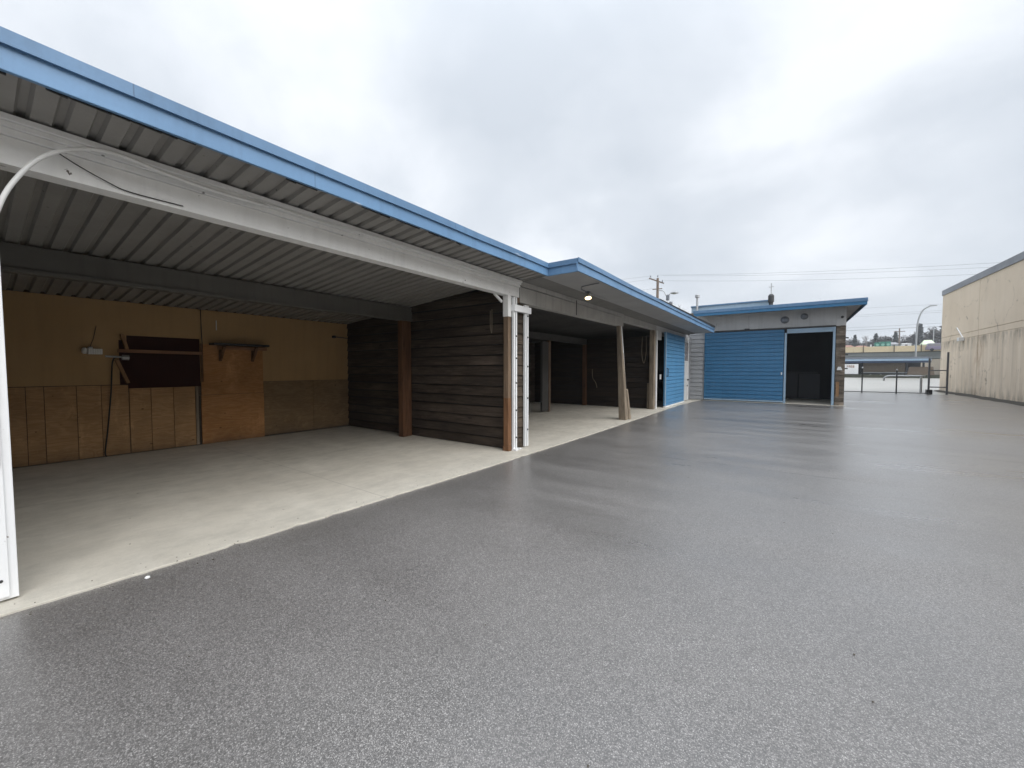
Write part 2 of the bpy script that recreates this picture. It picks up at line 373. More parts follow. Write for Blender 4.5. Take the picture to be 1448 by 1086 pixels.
# ------------------------------------------------------------------ lap siding
def laps(mb, p0, p1, out, z0, z1, pitch=.195, t=.042, jit=.008, vz=0.0, gap=.020):
    """horizontal overlapping boards from p0 to p1 (xy); out = outward unit normal"""
    z = z0 - ((z0+vz) % pitch); o = Vector((out[0], out[1], 0)); a = Vector((p0[0],p0[1],0)); b = Vector((p1[0],p1[1],0)); U = Vector((0,0,1))
    while z < z1 - .03:
        d0 = random.uniform(-jit, jit); d1 = random.uniform(-jit, jit); k = t + random.uniform(0, jit)
        lo, hi = max(z, z0), min(z+pitch, z1)
        A = [a + U*(lo+gap+d0), a + o*k + U*(lo+gap+d0), a + o*t*.45 + U*hi, a + U*hi]
        B = [b + U*(lo+gap+d1), b + o*k + U*(lo+gap+d1), b + o*t*.45 + U*hi, b + U*hi]
        mb.hexa(A, B); z += pitch
    return mb

# ------------------------------------------------------------------ LONG OPEN SHED
shed = thing('storage_shed', 'long open-fronted shed with pale blue fascia, corrugated ceiling and dark timber bays', 'shed', (-4.15, 6, 0))
XB = -9.43
def zr(x): return 3.125 + .087*(x+4.15)          # underside of the deck, falls towards the back
XF1, XF2, YS = -3.55, -2.966, 6.05
# corrugated deck over the first bay and the second bay
def deck(mb, y0, y1, xf, xb, zf, pitch=.16, dep=.031, th=.02):
    prof = []; y = y0
    while y < y1:
        for dy, h in ((0,0),(.092,0),(.108,dep),(.144,dep)): prof.append((y+dy, h))
        y += pitch
    base = len(mb.v)
    xsn = [xf, (xf+xb)/2, xb]
    for th_ in (0, th):
        for x in xsn:
            for (yy, h) in prof: mb.v.append((x, yy, zf(x)+h+th_))
    n = len(prof)
    for L in (0, 3):
        for i in range(2):
            for k in range(n-1):
                a = base + (L+i)*n + k; mb.f.append((a, a+1, a+1+n, a+n))
    return mb
ceil = deck(MB(), -4.02, YS+.02, XF1-.03, XB-.1, zr).build('ceiling', M['deck'], shed)
deck(MB(), YS+.06, 20.8, -4.2, XB-.1, lambda x: zr(x)+.004).build('ceiling', M['deck_shaded'], shed)
rf = MB().hexa([(XF1-.03,-4.1,zr(XF1)+.062),(XB-.2,-4.1,zr(XB)+.062),(XB-.2,-4.1,zr(XB)+.12),(XF1-.03,-4.1,zr(XF1)+.12)],
          [(XF1-.03,YS,zr(XF1)+.062),(XB-.2,YS,zr(XB)+.062),(XB-.2,YS,zr(XB)+.12),(XF1-.03,YS,zr(XF1)+.12)])
rf.hexa([(XF2-.04,YS+.03,3.20),(XB-.2,YS+.03,zr(XB)+.065),(XB-.2,YS+.03,zr(XB)+.125),(XF2-.04,YS+.03,3.33)],
        [(XF2-.04,19.9,3.20),(XB-.2,19.9,zr(XB)+.065),(XB-.2,19.9,zr(XB)+.125),(XF2-.04,19.9,3.33)])
roof = rf.build('roof', M['roofing'], shed)
# fascia boards with a folded metal flashing above each
def fascia_run(p, q, out, zb=3.14, zt=3.36, cut=.575):
    a, b = Vector((*p,0)), Vector((*q,0)); o = Vector((*out,0)); zm = zb + (zt-zb)*cut
    U = Vector((0,0,1))
    nseg = max(1, int((b-a).length/.9)); rw = random.Random(int(abs(p[1])*10)+3)
    wob = [(rw.uniform(-.0035,.0035), rw.uniform(-.003,.003)) for _ in range(nseg+1)]; wob[0] = wob[-1] = (0,0)
    def seg(mbb, k0, k1, t0, t1):
        base = len(mbb.v)
        for i in range(nseg+1):
            c = a.lerp(b, i/nseg); dz, dk = wob[i]
            for k, t_ in ((k0,t0),(k1,t0),(k1,t1),(k0,t1)): mbb.v.append(tuple(c + o*(k+dk) + U*(t_+dz)))
        for i in range(nseg):
            for k in range(4): q = base+i*4; mbb.f.append((q+k, q+(k+1)%4, q+4+(k+1)%4, q+4+k))
        mbb.f += [(base+3,base+2,base+1,base), tuple(base+nseg*4+k for k in range(4))]
    m1 = MB(); seg(m1, -.03, 0, zb, zm+.02); f = m1.build('fascia', M['fascia'], shed, .004)
    m2 = MB(); seg(m2, .004, .016, zm+.006, zt); seg(m2, .016, .026, zm+.006, zm+.016)
    m2.build('flashing', M['fascia_top'], f)
    return f
f1 = fascia_run((XF1,-4.2), (XF1,YS-.002), (1,0))
f2 = fascia_run((XF1-.032,YS), (XF2-.002,YS), (0,-1), 3.142, 3.362)
f3 = fascia_run((XF2,YS-.03), (XF2,19.93), (1,0), 3.146, 3.366)
tf = MB(); rq = random.Random(11); y = -4.1; k0 = 0
while y < YS-.3:
    L = rq.uniform(.05,.22)
    if rq.random() < .42:
        d = rq.uniform(.003,.012); tf.hexa([(XF1-.045,y,3.139-d*.5),(XF1-.031,y,3.139-d*.5),(XF1-.031,y,3.17),(XF1-.045,y,3.17)],[(XF1-.045,y+L,3.139-d),(XF1-.031,y+L,3.139-d),(XF1-.031,y+L,3.17),(XF1-.045,y+L,3.17)])
    y += L
tfo = tf.build('torn_felt', M['black'], f1); tfo['kind'] = 'stuff'
# lifted gutter lip on the far end of the roof
MB().hexa([(XF2-.10,10.9,3.366),(XF2+.03,10.9,3.366),(XF2+.03,10.9,3.385),(XF2-.10,10.9,3.385)],[(XF2-.10,19.9,3.366),(XF2+.03,19.9,3.366),(XF2+.05,19.9,3.45),(XF2-.10,19.9,3.45)]).build('gutter', M['dark_steel'], roof, .004)
# flat soffit of the stepped-out roof
sf = MB()
for i in range(6):
    y0 = YS+.035 + i*2.3; sf.box(-4.12, XF2-.034, y0, min(y0+2.292, 19.9), 3.150, 3.168)
sf.build('soffit', M['soffit'], shed)
# front beams
b1 = MB().box(-4.30,-4.15,-4.1,6.02, 2.82,3.0).build('beam', M['white'], shed, .004)
tr = MB().box(-4.30,-4.125,-4.1,6.02,3.002,3.045).box(-4.30,-4.10,-4.1,6.02,3.047,3.078).box(-4.30,-4.075,-4.1,6.02,3.080,3.118)
tr.build('trim', M['white'], b1, .003)
b2 = MB().hexa([(-4.30,6.03,2.735),(-4.135,6.03,2.735),(-4.135,6.03,3.02),(-4.30,6.03,3.02)],[(-4.30,11.46,2.77),(-4.135,11.46,2.77),(-4.135,11.46,3.03),(-4.30,11.46,3.03)]).build('beam', M['beam2'], shed, .004)
MB().box(-4.30,-4.115,6.03,11.46,3.034,3.142).build('trim', M['beam2'], b2, .003)
b3 = MB().box(-4.30,-4.165,11.47,15.02,2.93,3.142).build('beam', M['beam2'], shed, .004)
MB().box(-4.30,-4.165,15.03,20.85,2.95,3.142).build('beam', M['grey_panel'], shed, .004)
# inner beam line carried by posts
ib = MB().box(-7.02,-6.90,-4,5.83,2.60,2.86).box(-7.05,-6.87,-4,5.83,2.555,2.598)
ib.build('beam', M['ibeam'], shed, .004)
MB().box(-7.02,-6.90,6.0,14.9,2.50,2.72).build('beam', M['deck_shaded'], shed, .004)
MB().box(-7.04,-6.89,5.54,5.69,.016,2.552).box(-6.99,-6.90,5.70,5.79,.016,2.552).build('post', M['post_brown'], shed, .006)
# back wall with its boards
bw = MB().box(XB-.14, XB-.02, -4.1, 20.9, 0, 2.74).build('wall', M['siding_y'], shed)
MB().box(XB-.02, XB, .06, 5.83, 1.235, 2.66).build('upper_board', M['tan_wall'], bw)
seams = [.06,.53,.71,1.05,1.33,1.665]
for i, (a, b) in enumerate(zip(seams, seams[1:])):
    MB().box(XB-.02, XB-.002+random.uniform(0,.004), a+.004, b-.004, .03, 1.225+random.uniform(-.006,.004)).build('plywood_panel', M['ply_low'][i % 4], bw)
seams = [1.668,1.954,2.272,2.60]
for i, (a, b) in enumerate(zip(seams, seams[1:])):
    MB().box(XB-.02, XB+.004+random.uniform(0,.004), a+.004, b-.004, .03, 1.162).build('plywood_panel', M['ply_low'][(i+2) % 4], bw)
MB().box(XB-.02, XB+.02, 2.604, 2.645, .03, 1.17).build('batten', M['post_grey'], bw)
MB().box(XB-.02, XB+.010, 2.695, 3.81, .02, .985).build('plywood_panel', M['ply_orange'][0], bw)
MB().box(XB+.001, XB+.012, 2.70, 3.805, .992, 1.99).build('plywood_panel', M['ply_orange'][1], bw)
MB().box(XB-.02, XB+.002, 3.815, 4.9, .05, 1.228).build('plywood_panel', M['ply_dull'], bw)
MB().box(XB-.02, XB+.003, 4.905, 5.83, .05, 1.23).build('plywood_panel', M['ply_dull'], bw)
MB().box(XB+.001, XB+.007, 1.66, 2.69, 1.165, 2.085).box(XB+.001, XB+.007, 1.56, 1.66, 1.235, 2.0).build('dark_panel', M['dark_board'], bw)
MB().box(XB+.013, XB+.03, 2.70, 2.735, 1.25, 2.0).build('batten', M['lumber_dark'], bw)
# partition at the first pillar
pw = MB().box(XB, -4.36, 5.86, 5.98, .016, 2.64)
pw.hexa([(XB,5.86,2.64),(-4.36,5.86,2.64),(-4.36,5.86,zr(-4.36)-.004),(XB,5.86,zr(XB)-.004)],[(XB,5.98,2.64),(-4.36,5.98,2.64),(-4.36,5.98,zr(-4.36)-.004),(XB,5.98,zr(XB)-.004)])
pw = pw.build('partition_wall', M['interior_shade'], shed)  # near-black backing paints shade into the gaps between the laps
laps(MB(), (XB,5.855), (-4.30,5.855), (0,-1), .016, 3.0).build('siding', M['siding'], pw)
# pillar that closes the partition
pl = MB().box(-4.34,-4.19,5.80,6.27,.016,2.72).build('pillar', M['siding_y'], shed)
laps(MB(), (-4.185,5.90), (-4.185,6.155), (1,0), .016, 2.72, t=.026).build('siding', M['siding_y'], pl)
MB().box(-4.26,-4.155,5.68,5.768,.016,2.44).build('post', M['post_tan'], pl, .005)
MB().box(-4.257,-4.150,5.675,5.771,.105,.98).box(-4.27,-4.145,5.67,5.773,.016,.10).build('post_splice', M['post_orange'], pl, .004)
MB().box(-4.266,-4.148,5.672,5.772,2.442,2.818).build('post_cap', M['white'], pl, .004)
MB().box(-4.29,-4.15,5.95,6.07,2.72,2.818).build('block', M['post_tan'], pl, .004)
def channel(y0, y1, z0, z1, x0=-4.155, x1=-4.115):
    m = MB().box(x0, x0+.008, y0, y1, z0, z1).box(x0+.008, x1, y0, y0+.010, z0, z1).box(x0+.008, x1, y1-.010, y1, z0, z1)
    m.box(x1-.001, x1+.007, y0, y0+.042, z0, z1).box(x1-.001, x1+.007, y1-.042, y1, z0, z1)
    return m
def door_track(y0, y1, z0, z1, bolts):
    c = channel(y0, y1, z0, z1).build('door_track', M['track_white'], pl, .002)
    for z in bolts: MB().lathe((-4.108, (y0+y1)/2+.022, z), [(.016,0),(.016,.008),(.007,.012)], 8, 'X').build('bolt', M['dark_steel'], c)
door_track(5.790, 5.895, .05, 2.80, (.25,.75,1.25,1.7,2.1))
door_track(6.165, 6.275, .03, 2.70, (.35,.95,1.55,2.1,2.5))
MB().box(-4.155,-4.075,5.775,6.32,2.545,2.66).build('crosspiece', M['track_white'], pl, .004)
MB().box(-4.14,-4.05,5.77,5.86,.018,.05).hexa([(-4.14,5.9,.02),(-4.06,5.9,.02),(-4.06,5.9,.06),(-4.14,5.9,.06)],[(-4.14,6.02,.02),(-4.08,6.02,.02),(-4.08,6.02,.03),(-4.14,6.02,.03)]).build('track_foot', M['track_white'], pl)
# white knee brace under the beam
MB().bar((-4.25,5.40,2.815),(-4.25,5.62,2.70),.03,.04).build('brace', M['white'], b1)
# left end: door track post, closed wall panel beyond
lw = MB().box(XB,-4.16,-.06,.06,.016,2.63).box(-4.26,-4.16,-4.1,.05,.09,2.82)
lw = lw.build('wall', M['grey_siding'], shed)
lpost = MB().hexa([(-4.16,.075,.03),(-4.05,.075,.03),(-4.05,.165,.03),(-4.16,.165,.03)],[(-4.16,.055,2.82),(-4.07,.055,2.82),(-4.07,.150,2.82),(-4.16,.150,2.82)]).build('door_track', M['track_white'], shed, .004)
MB().hexa([(-4.048,.060,.05),(-4.035,.060,.05),(-4.035,.128,.05),(-4.048,.128,.05)],[(-4.066,.04,2.8),(-4.053,.04,2.8),(-4.053,.112,2.8),(-4.066,.112,2.8)]).build('guide_strip', M['track_white'], lpost, .003)
for z in (.16,.85,1.5,1.62,2.1,2.2): MB().lathe((-4.037-.008*z, .095-.006*z, z), [(.010,0),(.010,.006),(.004,.009)], 8, 'X').build('bolt', M['dark_steel'], lpost)
# second bay -------------------------------------------------------------
lpst = MB()
a0 = [(-4.15,11.17,.016),(-3.93,11.17,.016),(-3.93,11.39,.016),(-4.15,11.39,.016)]; a1 = [(-4.245,11.17,2.77),(-4.135,11.17,2.77),(-4.135,11.30,2.77),(-4.245,11.30,2.77)]
mid = [tuple(Vector(p).lerp(Vector(q), .5) + Vector((.008,.0,0))) for p, q in zip(a0, a1)]
lpst.hexa(a0, mid).hexa(mid, a1)
lpst = lpst.build('post', M['post_grey'], shed, .012)
MB().hexa([(-4.10,11.395,.016),(-3.90,11.395,.016),(-3.90,11.56,.016),(-4.10,11.56,.016)],[(-4.14,11.375,.88),(-3.97,11.375,.88),(-3.97,11.43,.92),(-4.14,11.43,.92)]).build('splint_board', M['post_grey'], lpst, .006)
MB().hexa([(-4.022,11.33,.9),(-4.002,11.33,.9),(-4.002,11.385,.9),(-4.022,11.385,.9)],[(-4.135,11.26,2.76),(-4.122,11.26,2.76),(-4.122,11.30,2.76),(-4.135,11.30,2.76)]).build('edge_strip', M['track_white'], lpst, .002)
p2 = MB().box(XB,-4.34,14.96,15.08,.016,2.70).build('partition_wall', M['interior_shade'], shed)
laps(MB(), (XB,14.955), (-4.34,14.955), (0,-1), .016, 2.72).build('siding', M['siding_shaded'], p2)
MB().box(-7.04,-6.90,14.78,14.92,.016,2.50).build('post', M['post_brown'], shed, .006)
MB().box(-4.33,-4.16,14.74,14.93,.016,2.925).build('post', M['post_grey'], shed, .01)
MB().box(-4.42,-4.35,14.80,14.90,.016,.98).build('splint_board', M['post_grey'], shed, .004)
# inner door frame in the second bay
MB().box(-7.02,-6.90,11.86,11.95,.016,2.495).build('post', M['post_tan'], shed, .005)
MB().box(-7.01,-6.93,11.45,11.855,.05,2.45).build('inner_door', M['deck_shaded'], shed, .004)
MB().box(-7.02,-6.92,6.0,10.6,.016,2.495).build('inner_wall', M['siding_shaded'], shed)
# sliding door and white door near the far end
door = MB().box(-4.06,-4.02,15.72,18.92,.07,2.93)
door = door.build('sliding_door', M['door_pale'], shed)
laps(MB(), (-4.02,15.78), (-4.02,18.86), (1,0), .07, 2.93, .15, .028, .0008, 0, .015).build('cladding', M['door_pale'], door)
for y in (15.72, 18.86): MB().box(-4.02,-3.99,y,y+.07,.07,2.94).build('edge_trim', M['pale_metal'], door, .003)
MB().box(-4.07,-3.985,15.72,18.93,.018,.068).build('bottom_rail', M['white'], door, .003)
MB().tube([(-3.985,15.86,1.22),(-3.94,15.86,1.24),(-3.94,15.86,1.52),(-3.985,15.86,1.54)], .016, 8).build('handle', M['dark_steel'], door)
wd = MB().box(-4.14,-4.10,19.02,20.16,.04,2.96).build('side_door', M['plastic_white'], shed, .003)
MB().box(-4.10,-4.085,19.06,19.12,.06,2.94).box(-4.10,-4.075,20.10,20.20,.02,3.0).box(-4.10,-4.085,19.12,20.10,1.82,1.88).box(-4.10,-4.08,19.0,20.2,2.75,2.80).build('door_frame', M['white'], wd, .003)
MB().box(-4.099,-4.092,19.13,20.09,1.89,2.74).build('pane', M['glass'], wd)
MB().lathe((-4.088,19.98,1.0), [(.04,0),(.04,.012),(.018,.02),(.03,.05),(.03,.07)], 10, 'X').build('handle', M['black'], wd)
MB().lathe((-4.088,19.98,.72), [(.035,0),(.035,.02)], 10, 'X').build('lock', M['black'], wd)
MB().box(-4.26,-4.145,18.95,20.88,.016,2.945).build('wall', M['grey_siding'], shed)
MB().box(-4.25,-4.17,15.145,15.75,2.62,2.945).build('lintel', M['grey_panel'], shed, .003)
MB().box(-4.26,-4.15,15.05,15.14,.016,2.945).build('door_jamb', M['white'], shed, .003)
MB().box(XB,-4.27,18.9,19.0,.016,3.0).build('partition_wall', M['interior_shade'], shed)

# ------------------------------------------------------------------ WORKSHOP WING
YW = 20.9
wing = thing('workshop', 'flat-roofed blue and grey workshop closing the end of the yard, with a dark open doorway', 'workshop', (-1, YW, 0))
gw = MB().box(-4.2,-3.50,YW,YW+.12,.012,3.30).build('wall', M['grey_siding'], wing)
laps(MB(), (-4.14,YW-.002), (-3.52,YW-.002), (0,-1), .02, 3.25, .21, .034, .001, 0, .024).build('siding', M['grey_siding'], gw)
hd = MB().box(-4.2,1.38,YW+.002,YW+.12,3.305,4.06).box(1.38,1.70,YW+.002,YW+.12,3.30,4.06).build('header_wall', M['grey_panel'], wing)
pn = MB()
for x0, x1 in ((-3.6,-1.72),(-1.715,.1),(.105,1.375)): pn.box(x0, x1, YW-.012, YW, 3.31, 4.04)
pn.box(1.385,1.70,YW-.02,YW,3.27,4.05); pn.build('panel', M['grey_panel'], hd, .003)
MB().box(-3.5,1.36,YW-.10,YW-.014,3.235,3.285).build('door_rail', M['dark_steel'], wing)
bd = MB().box(-3.47,-.36,YW-.06,YW-.03,.11,3.225).build('sliding_door', M['door_blue'], wing)
laps(MB(), (-3.46,YW-.061), (-.365,YW-.061), (0,-1), .11, 3.22, .172, .032, .0008, 0, .017).build('cladding', M['door_blue'], bd)
MB().box(-3.49,-.345,YW-.085,YW-.02,.045,.108).build('bottom_rail', M['pale_metal'], bd, .003)
MB().box(-3.50,-3.462,YW-.088,YW-.02,.11,3.225).build('edge_trim', M['door_blue'], bd, .003)
MB().box(-.44,-.40,YW-.12,YW-.085,1.25,1.36).build('handle', M['plastic_white'], bd, .004)
MB().box(-.340,-.262,YW-.09,YW+.10,.014,3.07).box(1.292,1.372,YW-.09,YW+.10,.014,3.24).box(-.260,1.290,YW-.085,YW+.10,3.05,3.125).box(-.260,1.290,YW-.075,YW+.10,3.128,3.232).build('door_frame', M['pale_metal'], wing, .003)
MB().box(1.392,1.70,YW-.001,YW+.12,.014,3.29).build('wall', M['shingle'], wing)
pr = random.Random(5)
sh = MB(); z = .02
while z < 3.2:
    h = pr.choice((.15,.16,.18,.22)); x = 1.40
    while x < 1.695:
        w = min(pr.uniform(.07,.17), 1.70-x); k = pr.uniform(.015,.055); dz = pr.uniform(-.03,.03)
        sh.hexa([(x,YW-.003,z+dz),(x,YW-k,z+dz),(x,YW-.008,z+h),(x,YW-.003,z+h)], [(x+w-.006,YW-.003,z+dz),(x+w-.006,YW-k,z+dz),(x+w-.006,YW-.008,z+h),(x+w-.006,YW-.003,z+h)])
        x += w
    z += h-.01
sh.build('shingle', M['shingle'], wing)
tag(MB().hexa([(1.44,YW-.06,1.46),(1.62,YW-.06,1.46),(1.62,YW-.035,1.46),(1.44,YW-.035,1.46)],[(1.48,YW-.06,1.60),(1.57,YW-.06,1.60),(1.57,YW-.035,1.60),(1.48,YW-.035,1.60)]).build('plate', M['plastic_white']), 'small white plate nailed to the shingled pillar beside the dark doorway', 'plate')
for z in (2.75, 2.06, 1.5): MB().box(1.70,1.79,YW+.01,YW+.05,z,z+.05).build('hinge_pin', M['dark_steel'], wing)
MB().box(1.43,1.53,YW-.05,YW-.03,.38,.98).build('batten', M['lumber'], wing)
MB().lathe((1.57,YW-.02,3.62), [(.035,0),(.05,-.03),(.035,-.06)], 10, 'Y').build('bolt', M['dark_steel'], hd)
# side walls, back, interior
MB().box(1.58,1.70,YW+.122,29,.0,4.06).box(-4.3,-4.2,YW,29,0,4.06).box(-4.3,1.7,28.9,29,0,4.06).build('wall', M['siding_y'], wing)
MB().box(1.55,1.575,YW+.13,24.59,.02,4.04).box(-4.19,-4.15,YW+.13,24.59,.02,4.04).box(-4.15,1.55,24.6,24.68,.02,4.04).build('inner_wall', M['interior_shade'], wing)  # near-black liner added to darken the inside of the doorway
MB().box(-.6,.95,24.0,24.59,1.28,1.36).build('counter', M['black'], wing, .004)
MB().box(-.6,.18,24.05,24.55,.05,1.27).box(.24,1.05,24.05,24.55,.05,1.25).build('cabinet', M['interior_pale'], wing, .004)
struct(MB().box(-4.2,1.58,YW,28.9,-.02,.012).build('floor', M['slab']))
# roof of the wing
YF = 20.0
rd = deck(MB(), -YF-9, -YF, 0, 1, lambda x: 0)  # profile only
rd = MB(); prof = []; x = -3.80
while x < 2.14:
    for dx, h in ((0,0),(.078,0),(.096,.036),(.142,.036)): prof.append((x+dx, h))
    x += .16
for y in (YF+.025, 29.2):
    for (xx, h) in prof: rd.v.append((xx, y, 4.075+h))
n = len(prof)
for k in range(n-1): rd.f.append((k, k+1, k+1+n, k+n))
rd.build('ceiling', M['deck_shaded'], wing)
wr = MB().box(-3.83,2.19,YF+.025,29.3,4.125,4.175).build('roof', M['roofing'], wing)
MB().box(1.72,2.17,YF+.03,29.2,4.060,4.072).build('soffit', M['soffit'], wing)
ff = MB().box(-3.87,2.22,YF-.002,YF+.022,3.955,4.19).build('fascia', M['door_blue'], wing, .004)
MB().box(-3.88,2.235,YF-.022,YF-.004,4.085,4.215).build('flashing', M['fascia_top'], ff, .003)
fr = MB().box(2.195,2.22,YF+.024,29.3,3.955,4.19).build('fascia', M['door_blue'], wing, .004)
# the raised back roof with its vents
up = MB().box(-4.75,-1.0,24.0,24.05,4.18,4.96).build('parapet', M['pale_metal'], wing)
MB().box(-4.78,-.97,23.95,24.06,4.96,5.03).build('coping', M['fascia_top'], up, .004)
MB().box(-4.75,-1.0,24.05,29,4.60,4.70).build('raised_roof', M['roofing'], wing)
MB().box(-5.6,-4.3,22.5,24.5,3.4,4.45).build('parapet', M['brown_bank'], wing)
MB().lathe((-4.40,23.7,4.18), [(.055,0),(.055,1.25),(.12,1.27),(.12,1.40),(.04,1.45)], 12).build('vent_pipe', M['steel'], wing)
vp = MB().lathe((-.99,23.7,4.18), [(.09,0),(.09,.66),(.13,.68),(.13,1.0),(.07,1.08)], 12).build('vent_pipe', M['dark_steel'], wing)
MB().tube([(-.99,23.7,5.25),(-.99,23.7,5.80)], .025, 6).tube([(-1.10,23.7,5.62),(-.88,23.7,5.62)], .018, 6).build('mast', M['steel'], vp)
# fittings on the wing
for x, z, s in ((-.35,3.64,.20),(.33,3.74,.17)):
    d = MB()
    d.lathe((x,YW-.02,z), [(s*.5,-.02),(s*.62,-.05),(s*.62,-.10),(s*.34,-.13)], 16, 'Y')
    d.lathe((x,YW-.012,z), [(s*.8,0),(s*.8,-.012)], 16, 'Y')
    o = d.build('wall_vent', M['coping']); tag(o, 'larger left round grey vent on the grey board above the blue door' if s > .18 else 'smaller right round grey vent above the dark open doorway', 'vent', 'round vents on the workshop header')
o = MB().box(-1.86,-1.66,YW-.06,YW-.013,3.30,3.345).build('hook_plate', M['dark_steel'], None, .003); tag(o, 'small dark metal plate on the grey board just above the blue sliding door', 'plate')
st = MB().bar((-3.42,YW-.25,3.93),(-3.04,YW-.10,3.42),.05,.03).bar((-3.04,YW-.10,3.42),(-2.98,YW-.10,3.68),.04,.03)
tag(st.build('roof_strut', M['steel']), 'bent pale metal strut between the low roof end and the grey workshop header', 'strut')

# ------------------------------------------------------------------ things in and on the shed
# white conduit arching from the left door track to the beam
pts = [(-4.03,.10,.9),(-4.04,.105,1.7),(-4.05,.115,2.25)]
arc = [(-4.0,.165,2.533),(-4.0,.249,2.739),(-4.0,.340,2.879),(-4.0,.466,2.985),(-4.0,.601,3.040),(-4.01,.745,3.052),(-4.02,.985,3.025),(-4.045,1.31,3.02),(-4.06,1.7,3.035)]
def smoothpts(p, k=5):
    p = [Vector(q) for q in p]; out = []
    for i in range(len(p)-1):
        a, b, c, d = p[max(i-1,0)], p[i], p[i+1], p[min(i+2,len(p)-1)]
        for j in range(k):
            t = j/k; out.append(.5*((2*b) + (c-a)*t + (2*a-5*b+4*c-d)*t*t + (-a+3*b-3*c+d)*t**3))
    return out + [p[-1]]
tag(MB().tube(smoothpts(pts+arc), .013, 10).build('conduit', M['plastic_white'], None, 0, True), 'white plastic pipe arching from the left door track up to the white beam', 'pipe')
# cables on the beam
tag(MB().tube(smoothpts([(-4.137,.42,2.985),(-4.13,.52,2.93),(-4.132,.66,2.875),(-4.14,.78,2.848),(-4.14,1.1,2.85)]), .004, 6).build('cable', M['black_cable'], None, 0, True), 'thin black cable sagging across the white front beam near the left post', 'cable')
pw_ = [(-4.066, y, 3.062+.012*math.sin(y*2.3)+.006*math.sin(y*5.1)) for y in [1.6+.35*i for i in range(13)]]
tag(MB().tube(smoothpts(pw_, 3), .009, 8).build('cable', M['plastic_white'], None, 0, True), 'pale wavy cable tacked along the top edge of the white front beam', 'cable')
tag(MB().tube([(XB+.03,2.715,2.66),(XB+.03,2.72,2.2),(XB+.03,2.73,1.9)], .007, 6).build('cable', M['black_cable']), 'black cable hanging from the ceiling beside the dark panel on the back wall', 'cable')
tag(MB().tube(smoothpts([(XB+.03,1.53,1.70),(XB+.05,1.47,1.62),(XB+.04,1.44,1.1),(XB+.05,1.38,.45),(XB+.03,1.345,.10),(XB+.06,1.36,.03)]), .010, 6).build('cable', M['black_cable'], None, 0, True), 'dark drop cord hanging down the plywood wall below the grey pipe', 'cable')
# timbers nailed round the dark panel
tag(MB().bar((XB+.07,1.535,1.815),(XB+.07,2.70,1.805),.045,.055).build('rail', M['lumber_y'], None, .003), 'long reddish timber rail nailed across the dark panel on the back wall', 'rail')
tag(MB().bar((XB+.055,1.595,2.10),(XB+.04,1.655,1.84),.045,.075,(1,0,0)).build('brace', M['lumber'], None, .003), 'short upper slanting timber above the left end of the reddish rail', 'timber')
tag(MB().bar((XB+.055,1.52,1.66),(XB+.03,1.655,1.26),.045,.075,(1,0,0)).build('brace', M['lumber'], None, .003), 'longer lower slanting timber beside the bottom left of the dark panel', 'timber')
pp = thing('pipe_clamp', 'grey metal pipe with a fat end sticking out left below the reddish rail', 'pipe', (XB+.12,1.5,1.70))
MB().tube([(XB+.13,1.375,1.715),(XB+.13,1.60,1.705)], .017, 10).build('pipe', M['steel'], pp)
MB().tube([(XB+.13,1.575,1.70),(XB+.13,1.66,1.698)], .045, 12).build('pipe_end', M['steel'], pp)
# white flood fitting on the left of the back wall
fl = thing('wall_light', 'white ribbed light fitting on the tan wall left of the dark panel', 'wall light', (XB,1.2,1.8))
hb = MB().box(XB+.03,XB+.13,1.175,1.345,1.745,1.835)
for i in range(6): hb.box(XB+.128,XB+.142,1.185+i*.026,1.197+i*.026,1.75,1.83)
hb.build('housing', M['plastic_white'], fl, .008)
MB().lathe((XB+.09,1.135,1.80), [(.05,.03),(.055,0),(.03,-.02)], 14, 'Y').build('sensor', M['plastic_white'], fl, 0, True)
MB().box(XB,XB+.03,1.19,1.25,1.80,1.86).lathe((XB+.05,1.22,1.85), [(.03,0),(.03,.015)], 10).build('bracket', M['plastic_white'], fl, .003)
tag(MB().tube([(XB+.012,1.30,2.22),(XB+.016,1.26,2.0),(XB+.03,1.22,1.87)], .004, 6).build('cable', M['black_cable']), 'very thin dark wire running up the tan wall from the white light fitting', 'cable')
# shelf on brackets
sv = thing('shelf', 'black shelf on two timber brackets above the orange plywood', 'shelf', (XB,3.37,1.98))
MB().box(XB+.01,XB+.30,2.84,3.83,1.975,2.015).build('board', M['black'], sv, .003)
MB().box(XB+.015,XB+.05,2.98,3.88,1.90,1.965).build('rail', M['lumber_y'], sv, .003)
for y in (3.02, 3.60):
    br = MB().bar((XB+.03,y,1.70),(XB+.26,y,1.955),.045,.05,(0,1,0)); br.box(XB+.013,XB+.05,y-.022,y+.022,1.66,1.895); br.build('bracket', M['lumber_dark'], sv, .003)
# vertical white strip light mark
tag(MB().box(XB+.001,XB+.02,2.965,2.978,2.28,2.47).build('strip', M['plastic_white']), 'thin white vertical strip on the tan wall above the shelf', 'strip')
tag(MB().box(XB+.001,XB+.08,5.40,5.46,2.28,2.34).bar((XB+.05,5.46,2.31),(XB+.05,5.80,2.295),.02,.02).build('bracket', M['dark_steel'], None, .003), 'dark metal bracket high in the back corner beside the dark partition', 'bracket')
